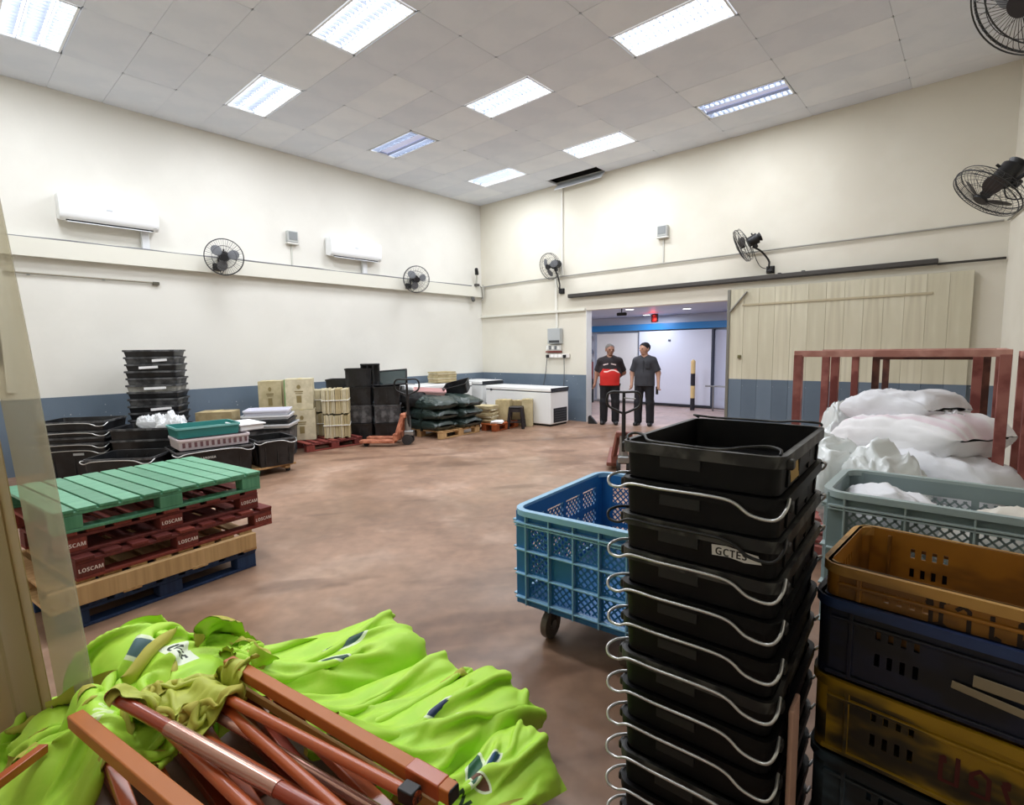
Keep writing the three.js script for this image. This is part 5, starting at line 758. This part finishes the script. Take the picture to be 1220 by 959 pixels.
{ const r = rng(6), p = pallet('wooden_pallet', 'small orange-brown pallet in front of the long freezer', undefined, RAWWOOD.map((m) => { const c = m.clone(); c.color.set(0xd98a5c); return c; }), 0.6, 0.8, 6, [2.18, 0.003, 1.86], 0.12);
  for (let k = 0; k < 10; k++) { const o = tag(mb().rbox(0.34 + 0.08 * r(), 0.03, 0.3 + 0.06 * r(), 0, 0, 0, 0.004).build('flat_carton', KRAFT[k % 4]), ORD[9 - k] + ' flattened brown carton of the loose pile on the small pallet', 'carton', 'flattened cartons piled on the small pallet'); o.position.set(2.1 + 0.03 * (r() - 0.5), 0.162 + k * 0.034, 2.05 + 0.03 * (r() - 0.5)); o.rotation.y = 0.3 + (r() - 0.5) * 0.2; }
  const u = thing('folded_newspaper', 'pale folded sheets lying on the front of the small pallet', 'paper', [2.38, 0.148, 2.02], 0.6); for (let k = 0; k < 3; k++) mb().rbox(0.24, 0.012, 0.3, 0, 0.008 + k * 0.014, 0.01 * k, 0.003, 0, 0.1 * k).build('sheet', FOAM, u);
  carton('brown carton standing on the small pallet', 0.3, 0.42, 0.26, [2.2, 0.146, 1.62], 0.5, KRAFT[0], { print: false }); carton('taller open brown carton leaning against the long freezer', 0.3, 0.52, 0.2, [2.3, 0.01, 1.28], 0.5, KRAFT[2], { print: false }); const c3 = carton('paler carton at the right behind the dark stool', 0.22, 0.56, 0.2, [2.5, 0.003, 1.22], 0.6, KRAFT[1], { print: false });
}
{ // plastic stool
  const t = thing('stool', 'small dark plastic stool in front of the long freezer', 'stool', [2.5, 0, 1.58], 0.6), m = std(0x241f22, 0.4);
  mb().rbox(0.28, 0.03, 0.28, 0, 0.43, 0, 0.014).build('seat', m, t); for (const sx of [1, -1]) for (const sz of [1, -1]) mb().bar([sx * 0.11, 0.42, sz * 0.11], [sx * 0.155, 0.0, sz * 0.155], 0.05, 0.05).build('leg', m, t); for (const [a, b] of [[[-1, 1], [1, 1]], [[-1, -1], [1, -1]], [[-1, -1], [-1, 1]], [[1, -1], [1, 1]]]) { mb().bar([a[0] * 0.14, 0.14, a[1] * 0.14], [b[0] * 0.14, 0.14, b[1] * 0.14], 0.02, 0.03).build('stretcher', m, t); mb().bar([a[0] * 0.118, 0.37, a[1] * 0.118], [b[0] * 0.118, 0.37, b[1] * 0.118], 0.02, 0.07).build('apron', m, t); }
}
{ const t = thing('door_stop', 'small dark rubber wedge on the floor at the left jamb', 'door stop', [3.3, 0, 0.12], 0.4); const s = new THREE.Shape(); s.moveTo(0, 0); s.lineTo(0.18, 0); s.lineTo(0.04, 0.16); s.quadraticCurveTo(0, 0.18, 0, 0.12); const g = new THREE.ExtrudeGeometry(s, { depth: 0.1, bevelEnabled: true, bevelSize: 0.006, bevelThickness: 0.006, bevelSegments: 2 }); obj('wedge', boxUV(g), BLACKMATT, t); }
// ---------------------------------------------------------------- stacking racks and sacks along the right
const RUST = [[128, 70, 66], [150, 92, 84]], RUSTTEX = mottle([122, 62, 56], [160, 100, 90], 7, 256, 0.8), REDFRAME = std(0xffffff, 0.65, { map: RUSTTEX }), PINKFRAME = std(0xffffff, 0.65, { map: mottle([172, 116, 104], [202, 150, 136], 7, 256, 0.8) }), DARKFRAME = std(0xffffff, 0.65, { map: mottle([70, 38, 30], [104, 62, 48], 7, 256, 0.8) });
function rack(label, x0, x1, z0, z1, h, post, m, mTop, side) {
  const t = thing('stacking_rack', label, 'rack', [(x0 + x1) / 2, 0, (z0 + z1) / 2], 0, 'rust-red steel stacking racks'), w = x1 - x0, d = z1 - z0;
  for (const sx of [1, -1]) for (const sz of [1, -1]) mb().rbox(post, h - 0.06, post, sx * (w / 2 - post / 2), (h - 0.06) / 2 + 0.03, sz * (d / 2 - post / 2), 0.004).build('post', m, t);
  for (const sz of [1, -1]) { mb().rbox(w, 0.045, 0.05, 0, h - 0.022, sz * (d / 2 - 0.03), 0.004).build('top_rail', mTop, t); mb().rbox(w, 0.06, 0.05, 0, 0.1, sz * (d / 2 - 0.03), 0.004).build('bottom_rail', m, t); }
  for (const sx of side) mb().rbox(0.05, 0.045, d - 0.1, sx * (w / 2 - 0.03), h - 0.022, 0, 0.004).build('top_rail', mTop, t);
  for (const sx of [1, -1]) mb().rbox(0.05, 0.06, d - 0.1, sx * (w / 2 - 0.03), 0.1, 0, 0.004).build('bottom_rail', m, t);
  for (let k = 0; k < 5; k++) mb().rbox(w - 0.12, 0.025, 0.1, 0, 0.145, -d / 2 + 0.12 + k * (d - 0.24) / 4, 0.004).build('deck_slat', m, t);
}
rack('nearest rust-red stacking rack with the white sacks in it', 8.46, 9.62, 4.3, 5.28, 1.56, 0.055, REDFRAME, PINKFRAME, [1]);
rack('pinkish stacking rack standing just behind the rack of white sacks', 8.5, 9.5, 3.12, 4.2, 1.54, 0.06, REDFRAME, REDFRAME, [-1]);
rack('dark brown stacking rack furthest back near the sliding door', 8.66, 9.56, 2.2, 3.05, 1.49, 0.06, DARKFRAME, DARKFRAME, [1, -1]);
rack('red-brown stacking rack cut off at the right edge beside the sacks', 9.68, 10.26, 4.4, 5.3, 1.54, 0.075, REDFRAME, PINKFRAME, [-1]);
const weave = dataTex(64, 64, (u, v) => { const k = 232 + 10 * Math.sin(u * 64 * PI / 2) * Math.sin(v * 64 * PI / 2); return [k, k, k + 2]; }); weave.repeat.set(10, 10);
const SACK = phys(0xf2f3f5, 0.6, { map: weave, sheen: 0.2 }), SACKPINK = std(0xffffff, 0.6, { map: dataTex(64, 256, (u, v) => { const s = (Math.abs(u - 0.16) < 0.012 || Math.abs(u - 0.2) < 0.02 || Math.abs(u - 0.25) < 0.012) ? 0.4 : 0; return mix3([234, 233, 234], [206, 168, 182], s); }) }), PLASTICBAG = phys(0xeef3f2, 0.3, { transmission: 0.15, thickness: 0, clearcoat: 0.4 });
function sack(label, w, h, d, seed, pos, turn, m, o = {}) {
  const t = thing('sack', label, 'sack', pos, turn, o.group || 'white sacks piled by the racks'); const b = obj('sack_body', sackGeo(w, h, d, seed, o), m, t); b.rotation.set(o.rx || 0, 0, o.rz || 0);
  if (o.tie) { const k = obj('tied_neck', sackGeo(0.16, 0.06, 0.09, seed + 3, { pinch: 0.5 }), m, t); k.position.set(o.tie * (w / 2 + 0.03), -h * 0.1, 0); k.rotation.z = o.tie * -0.3; }
  return t;
}
sack('uppermost white sack, smaller, lying across the top of the pile', 0.78, 0.26, 0.42, 1.3, [9.06, 1.13, 4.78], -0.72, SACK, { crease: 0.035, tie: 1, rz: 0.08 });
sack('big white sack with faded pink stripes draped over the pile', 0.98, 0.34, 0.62, 4.1, [9.15, 0.93, 4.9], -0.62, SACKPINK, { crease: 0.045, rz: 0.16 });
sack('full grey-white sack bulging at the right of the pile', 0.8, 0.36, 0.5, 7.7, [9.33, 0.72, 5.22], -0.5, SACK, { crease: 0.035 });
sack('white sack tied at its right end behind the grey tub rim', 0.8, 0.26, 0.45, 9.2, [9.36, 0.5, 5.55], -0.45, SACK, { crease: 0.03, tie: 1 });
sack('white sack at the bottom left of the pile under the plastic bags', 0.85, 0.4, 0.6, 12.6, [8.82, 0.55, 5.1], -0.7, SACK, { crease: 0.05 });
sack('flat white sack at the base of the pile inside the rack', 0.9, 0.4, 0.7, 15.1, [9.05, 0.32, 4.78], 0.1, SACK, { crease: 0.04 });
sack('grey-white sack low on the right at the base of the pile', 0.9, 0.42, 0.6, 16.4, [9.3, 0.2, 5.5], 0.2, SACK, { crease: 0.04 });
sack('crumpled clear-white plastic bag in front of the sacks, left of the printed bag', 0.55, 0.34, 0.42, 21.4, [8.75, 0.72, 5.5], -0.9, PLASTICBAG, { crease: 0.1, rz: -0.2 });
sack('crumpled white plastic bag with a patch of green print, before the sacks', 0.5, 0.36, 0.4, 25.9, [9.02, 0.7, 5.62], -0.6, PLASTICBAG, { crease: 0.09 });
sack('small white bag hanging between the rack posts', 0.24, 0.34, 0.2, 31.5, [8.62, 0.9, 4.4], -0.8, PLASTICBAG, { crease: 0.035, flatBottom: false });
sack('small white bag slumped at the foot of the rack posts', 0.4, 0.3, 0.3, 33.2, [8.68, 0.72, 4.62], -0.8, PLASTICBAG, { crease: 0.07 });
sack('flattened white plastic sheet bag at the far left of the pile', 0.6, 0.2, 0.4, 35.2, [8.62, 0.62, 5.22], -0.9, PLASTICBAG, { crease: 0.09, rz: 0.15 });
{ const t = scene.children.find((o) => o.userData.label && o.userData.label.includes('green print')); const m = obj('print', new THREE.PlaneGeometry(0.14, 0.08), printMat(128, 74, (g, w, h) => { g.clearRect(0, 0, w, h); g.fillStyle = '#5f9a62'; for (let k = 0; k < 4; k++) g.fillRect(8 + (k % 2) * 10, 8 + k * 16, 90 - k * 8, 7); }), t); m.position.set(0.06, 0.02, 0.215); m.rotation.x = -0.2; }
sack('round white sack at the left end inside the grey tub', 0.42, 0.34, 0.4, 41.2, [9.18, 0.7, 6.36], 0.3, SACK, { group: 'white sacks inside the grey tub', pinch: 0.5 });
sack('round cream-white sack in the middle of the grey tub', 0.46, 0.32, 0.42, 43.7, [9.6, 0.67, 6.36], -0.2, std(0xe6e0d2, 0.7, { map: weave }), { group: 'white sacks inside the grey tub', pinch: 0.5 });
// ---------------------------------------------------------------- people
const MCMAT = new THREE.MeshStandardMaterial();
function meshField(f, lo, hi, res) {
  const mc = new MarchingCubes(res, MCMAT, false, false, 120000), half = res / 2, P = [0, 1, 2].map((a) => { const A = new Float64Array(res); for (let i = 0; i < res; i++) A[i] = mix(lo[a], hi[a], ((i - half) / half + 1) / 2); return A; });
  for (let z = 0; z < res; z++) for (let y = 0; y < res; y++) for (let x = 0; x < res; x++) mc.field[x + y * res + z * res * res] = -f(P[0][x], P[1][y], P[2][z]);
  mc.isolation = 0; mc.update(); const n = mc.count, src = mc.positionArray, pos = new Float32Array(n * 3);
  for (let i = 0; i < n; i++) for (let a = 0; a < 3; a++) pos[3 * i + a] = mix(lo[a], hi[a], (src[3 * i + a] + 1) / 2);
  let g = new THREE.BufferGeometry(); g.setAttribute('position', new THREE.BufferAttribute(pos, 3)); g = mergeVertices(g, 1e-4); g.computeVertexNormals(); return g;
}
const capsule = (x, y, z, [a, b, ra, rb, sx = 1, sz = 1]) => { const px = (x - a[0]), py = y - a[1], pz = (z - a[2]), bx = b[0] - a[0], by = b[1] - a[1], bz = b[2] - a[2]; let t = (px * bx + py * by + pz * bz) / (bx * bx + by * by + bz * bz || 1e-9); t = t < 0 ? 0 : t > 1 ? 1 : t; const qx = (px - bx * t) / sx, qy = py - by * t, qz = (pz - bz * t) / sz; return (Math.sqrt(qx * qx + qy * qy + qz * qz) - mix(ra, rb, t)) * Math.min(sx, sz); };
const smin = (a, b, k) => { const h = Math.max(k - Math.abs(a - b), 0) / k; return Math.min(a, b) - h * h * k * 0.25; };
const field = (bones, k) => (x, y, z) => { let d = 1e3; for (const b of bones) d = smin(d, capsule(x, y, z, b), k); return d; };
function person(label, pos, turn, o) {
  const t = thing('person', label, 'person', pos, turn), S = o.stout, hs = o.height / 1.65;
  const SK = std(0xffffff, 0.6); SK.color.set(o.skin);
  const sh = [0.17 + 0.022 * S, 1.33, -0.01], hip = [0.09, 0.88, 0], J = { kneeL: [0.1 + 0.02, 0.47, 0.02], kneeR: [-0.1 - 0.02, 0.47, 0.02], ankL: [0.12, 0.08, -0.01], ankR: [-0.13, 0.08, -0.02] };
  const torso = [[[0, 0.92, 0], [0, 1.08, 0.01], 0.125 + 0.03 * S, 0.125 + 0.05 * S, 1.2, 0.82], [[0, 1.08, 0.01], [0, 1.27, -0.005], 0.125 + 0.05 * S, 0.14 + 0.02 * S, 1.2, 0.82], [[-0.1, 1.31, -0.015], [0.1, 1.31, -0.015], 0.085, 0.085], [sh, [0.04, 1.385, -0.012], 0.055, 0.06], [[-sh[0], sh[1], sh[2]], [-0.04, 1.385, -0.012], 0.055, 0.06]];
  const arms = [[sh, o.elbL, 0.052, 0.042], [[-sh[0], sh[1], sh[2]], o.elbR, 0.052, 0.042]], fore = [[o.elbL, o.wrL, 0.042, 0.028], [o.elbR, o.wrR, 0.042, 0.028]];
  const legs = [[[hip[0], 0.9, 0], J.kneeL, 0.095 + 0.015 * S, 0.06], [J.kneeL, J.ankL, 0.062, 0.042], [[-hip[0], 0.9, 0], J.kneeR, 0.095 + 0.015 * S, 0.06], [J.kneeR, J.ankR, 0.062, 0.042]];
  const feet = [[[0.12, 0.045, -0.04], [0.14, 0.035, 0.16], 0.042, 0.034], [[-0.13, 0.045, -0.05], [-0.15, 0.035, 0.15], 0.042, 0.034]];
  const neck = [[[0, 1.36, -0.015], [0, 1.47, 0.005], 0.056, 0.052]];
  const bodyG = meshField(field([...torso, ...arms, ...fore, ...legs, ...feet, ...neck], 0.05), [-0.48, -0.03, -0.3], [0.48, 1.56, 0.36], 88);
  // head: skull, face, jaw, nose, ears
  const hy = 1.555, hz = 0.015; const headF = (x0, y, z0) => { const c = Math.cos(o.look), s = Math.sin(o.look), x = x0 * c - (z0 - hz) * s, z = x0 * s + (z0 - hz) * c; const Y = y - hy;
    let d = capsule(x, Y, z, [[0, 0.025, -0.012], [0, 0.022, 0.012], 0.082, 0.08, 0.93, 1]); d = smin(d, capsule(x, Y, z, [[0, -0.03, 0.03], [0, -0.068, 0.048], 0.06, 0.036, 1, 1]), 0.04); d = smin(d, capsule(x, Y, z, [[0, 0.006, 0.092], [0, -0.022, 0.106], 0.009, 0.015]), 0.018); d = smin(d, capsule(x, Y, z, [[-0.038, 0.018, 0.078], [0.038, 0.018, 0.078], 0.012, 0.012]), 0.02); d = smin(d, capsule(x, Y, z, [[-0.02, -0.05, 0.086], [0.02, -0.05, 0.086], 0.008, 0.008]), 0.012);
    for (const q of [1, -1]) { d = smin(d, capsule(x, Y, z, [[q * 0.079, 0.02, -0.012], [q * 0.082, -0.022, -0.004], 0.014, 0.01, 0.6, 1.2]), 0.008); const e = capsule(x, Y, z, [[q * 0.031, 0.002, 0.096], [q * 0.033, 0.002, 0.096], 0.012, 0.012]); d = Math.max(d, -e + 0.003) < d ? d : smin(d, 1e3, 0.01); if (-e > d) d = -e; }
    d = smin(d, capsule(x0, y, z0, neck[0]), 0.03); return d; };
  const HS = (g) => { g.translate(0, -1.45, 0); g.scale(1.13, 1.13, 1.13); g.translate(0, 1.45, 0); return g; };
  const headG = HS(meshField(headF, [-0.12, 1.4, -0.12], [0.12, 1.68, 0.16], 80));
  // hands: palm, four bent fingers, thumb
  const hand = (wr, el, side, curl, thumbDir) => { const d = V(...wr).sub(V(...el)).normalize(), f = V(Math.cos(thumbDir), 0, Math.sin(thumbDir)); f.addScaledVector(d, -f.dot(d)).normalize(); const n = d.clone().cross(f).normalize().multiplyScalar(side); const W = V(...wr), q = (a, b, c) => W.clone().addScaledVector(d, a).addScaledVector(f, b).addScaledVector(n, c).toArray(); const palm = [[q(0, 0, 0), q(0.05, 0, 0.004), 0.026, 0.03, 1, 1]]; palm.push([q(0.03, 0.018, 0), q(0.075, 0.026, 0.002), 0.016, 0.013]); palm.push([q(0.03, -0.018, 0), q(0.072, -0.026, 0.002), 0.016, 0.012]); const fing = []; [[0.027, 0.042, 0.078], [0.009, 0.046, 0.08], [-0.009, 0.043, 0.079], [-0.027, 0.034, 0.073]].forEach(([b, L, a]) => { const k1 = q(a, b, 0.004), k2 = q(a + L * 0.6 * Math.cos(curl), b, 0.004 + L * 0.6 * Math.sin(curl)), k3 = q(a + L * 0.6 * Math.cos(curl) + L * 0.55 * Math.cos(curl * 2.1), b, 0.004 + L * 0.6 * Math.sin(curl) + L * 0.55 * Math.sin(curl * 2.1)); fing.push([q(a - 0.02, b * 0.95, 0.002), k1, 0.0095, 0.009], [k1, k2, 0.009, 0.0082], [k2, k3, 0.0082, 0.007]); }); const th = [[q(0.02, 0.02, 0.004), q(0.045, 0.042, 0.012), 0.014, 0.0105], [q(0.045, 0.042, 0.012), q(0.075, 0.046, 0.022), 0.0105, 0.0085]];
    const F = (x, y, z) => { let v = field(palm, 0.02)(x, y, z); for (const b of [...fing, ...th]) v = smin(v, capsule(x, y, z, b), 0.005); v = smin(v, capsule(x, y, z, [el, wr, 0.042, 0.027]), 0.015); return v; };
    const c = q(0.06, 0, 0); return meshField(F, c.map((v) => v - 0.12), c.map((v) => v + 0.12), 72); };
  const hL = hand(o.wrL, o.elbL, -1, o.curlL, o.thumbL), hR = hand(o.wrR, o.elbR, 1, o.curlR, o.thumbR);
  const strip = (g) => { const q = g.toNonIndexed(); for (const k of Object.keys(q.attributes)) if (!['position', 'normal'].includes(k)) q.deleteAttribute(k); return q; };
  obj('body', mergeGeometries([bodyG, headG, hL, hR].map(strip)), SK, t);
  // clothes
  const inflate = (bones, e) => bones.map(([a, b, r1, r2, ...r]) => [a, b, r1 + e, r2 + e, ...r]);
  const upL = V(...sh).lerp(V(...o.elbL), 0.82).toArray(), upR = V(-sh[0], sh[1], sh[2]).lerp(V(...o.elbR), 0.82).toArray();
  const tf = field(inflate([...torso, [sh, upL, 0.056, 0.056], [[-sh[0], sh[1], sh[2]], upR, 0.056, 0.056], [[0, 0.78, 0], [0, 1, 0.005], 0.15 + 0.02 * S, 0.14 + 0.035 * S, 1.3, 0.92]], 0.016), 0.04);
  const shirtF = (x, y, z) => { let d = tf(x, y, z) + 0.004 * noise3(x * 14, y * 9, z * 14); d = Math.max(d, o.hem - y); const cut = (e, s, w) => { const dx = e[0] - s[0], dy = e[1] - s[1], dz = e[2] - s[2], L = Math.hypot(dx, dy, dz), f = ((x - s[0]) * dx + (y - s[1]) * dy + (z - s[2]) * dz) / L - L * w; return Math.abs(x) > 0.2 && y < 1.3 ? f : -1; }; d = Math.max(d, cut(o.elbL, sh, 0.86), cut(o.elbR, [-sh[0], sh[1], sh[2]], 0.86)); const nk = capsule(x, y, z, [[0, 1.4, 0.02], [0, 1.56, 0.03], 0.054, 0.08]); return Math.max(d, -nk); };
  const shirtG = meshField(shirtF, [-0.46, 0.74, -0.28], [0.46, 1.48, 0.3], 88), cols = new Float32Array(shirtG.attributes.position.count * 3), C = new THREE.Color();
  for (let i = 0; i < shirtG.attributes.position.count; i++) { const p = shirtG.attributes.position; C.set(o.shirt(p.getX(i), p.getY(i), p.getZ(i))); cols.set([C.r, C.g, C.b], 3 * i); }
  shirtG.setAttribute('color', new THREE.BufferAttribute(cols, 3)); const shirt = obj('shirt', shirtG, std(0xffffff, 0.8, { vertexColors: true }), t);
  const col = mb(); for (const q of [1, -1]) col.tube([[0, 1.385, 0.075], [q * 0.035, 1.405, 0.062], [q * 0.062, 1.425, 0.02], [q * 0.05, 1.435, -0.045], [0, 1.44, -0.062]], 0.014, 18, 6); col.build('collar', std(o.collar, 0.8), shirt);
  if (o.buttons) { mb().rbox(0.022, 0.42, 0.008, 0.0, 1.13, 0.135, 0.003, -0.06).build('placket', std(o.collar, 0.8), shirt); mb().rbox(0.085, 0.09, 0.008, 0.085, 1.22, 0.13, 0.004, -0.1, 0.25).build('pocket', std(o.collar, 0.8), shirt); }
  const trF = field([...inflate(legs.map((b, i) => i % 2 ? [b[0], b[1], 0.07, 0.062] : b), 0.018), [[-0.07, 0.9, 0], [0.07, 0.9, 0], 0.128 + 0.032 * S, 0.128 + 0.032 * S, 1, 0.95]], 0.03);
  obj('trousers', meshField((x, y, z) => Math.max(trF(x, y, z) + 0.004 * noise3(x * 12, y * 12, z * 12), 0.045 - y, y - 0.862), [-0.32, 0, -0.24], [0.32, 1.04, 0.24], 80), std(o.trousers, 0.85), t);
  for (const q of [0, 1]) obj('shoe', meshField((x, y, z) => Math.max(field(inflate([feet[q]], 0.012), 0.02)(x, y, z), 0.002 - y), q ? [-0.24, -0.02, -0.14] : [0.04, -0.02, -0.14], q ? [-0.04, 0.12, 0.26] : [0.24, 0.12, 0.26], 44), std(0x121214, 0.5), t);
  const hairF = (x0, y, z0) => { const c = Math.cos(o.look), s = Math.sin(o.look), x = x0 * c - (z0 - hz) * s, z = x0 * s + (z0 - hz) * c, Y = y - hy; const d = capsule(x, Y, z, [[0, 0.03, -0.016], [0, 0.026, 0.008], 0.087 + o.hairT, 0.085 + o.hairT, 0.95, 1]) + 0.003 * noise3(x * 60, Y * 60, z * 60); return Math.max(d, (z - (0.0 + Y * 1.15)) * 0.65, -0.05 - Y); };
  obj('hair', HS(meshField(hairF, [-0.13, 1.48, -0.14], [0.13, 1.7, 0.14], 64)), std(o.hair, 0.8), t);
  const face = new THREE.Group(); face.name = 'face'; face.position.set(0, 1.45 + (hy - 1.45) * 1.13, hz * 1.13); face.scale.setScalar(1.13); face.rotation.y = o.look; t.add(face);
  for (const q of [1, -1]) { const e = new THREE.SphereGeometry(0.0095, 12, 8); obj('eye', e, std(0x1c1512, 0.3), face).position.set(q * 0.031, 0.003, 0.083); mb().rbox(0.03, 0.006, 0.008, q * 0.032, 0.023, 0.087, 0.002, 0, q * 0.25).build('eyebrow', std(0x1a1614, 0.8), face); }
  mb().rbox(0.04, 0.006, 0.006, 0, -0.05, 0.093, 0.002).build('lips', std(0x7a4a40, 0.6), face);
  if (o.holds) { const W = V(...o[o.holds]); mb().rbox(0.05, 0.16, 0.03, W.x - 0.02, W.y - 0.1, W.z + 0.02, 0.008).build('held_radio', BLACKPLASTIC, t); }
  t.scale.setScalar(hs); return t;
}
person('stout man in a black and red sports polo, one hand behind his back', [3.72, 0, -0.02], 0.5, { height: 1.64, stout: 1, skin: 0x9a705c, hair: 0x6a6663, hairT: -0.001, look: 0.35, elbR: [-0.275, 1.09, -0.04], wrR: [-0.31, 0.86, 0.03], elbL: [0.285, 1.09, -0.09], wrL: [0.14, 0.95, -0.19], curlR: 0.55, curlL: 0.6, thumbR: PI / 2, thumbL: 0.3, hem: 0.83, collar: 0x161014, trousers: 0x15151a,
  shirt: (x, y, z) => { const k = y + 0.28 * x * (x > 0 ? 0.35 : -0.2); if (z < -0.02 || Math.abs(x) > 0.235 - 0.1 * smooth(1.02, 1.2, y)) return 0x1d1418;  if (Math.abs(k - 1.14 - 0.02 * Math.sin(x * 22)) < 0.012 && x > -0.12) return 0xf0d8d2; if (Math.abs(y - 1.29 + 0.25 * Math.abs(x)) < 0.012 && Math.abs(x) > 0.03 && Math.abs(x) < 0.15) return 0xcbb6b6; return k < 1.17 + 0.25 * x * x * 4 ? 0xc8261f : 0x1d1418; } });
person('slim man in a dark grey short-sleeved shirt holding a black radio', [4.38, 0, -0.28], 0.28, { height: 1.65, stout: 0, skin: 0xb98e78, hair: 0x141215, hairT: 0.006, look: -0.6, elbR: [-0.255, 1.08, -0.02], wrR: [-0.25, 0.85, 0.06], elbL: [0.27, 1.08, -0.03], wrL: [0.285, 0.83, 0.04], curlR: 0.5, curlL: 0.9, thumbR: PI / 2, thumbL: PI / 2, hem: 0.82, collar: 0x2a2b30, trousers: 0x18181f, buttons: true, holds: 'wrL', shirt: () => 0x35363c });
renderer.render(scene, camera);
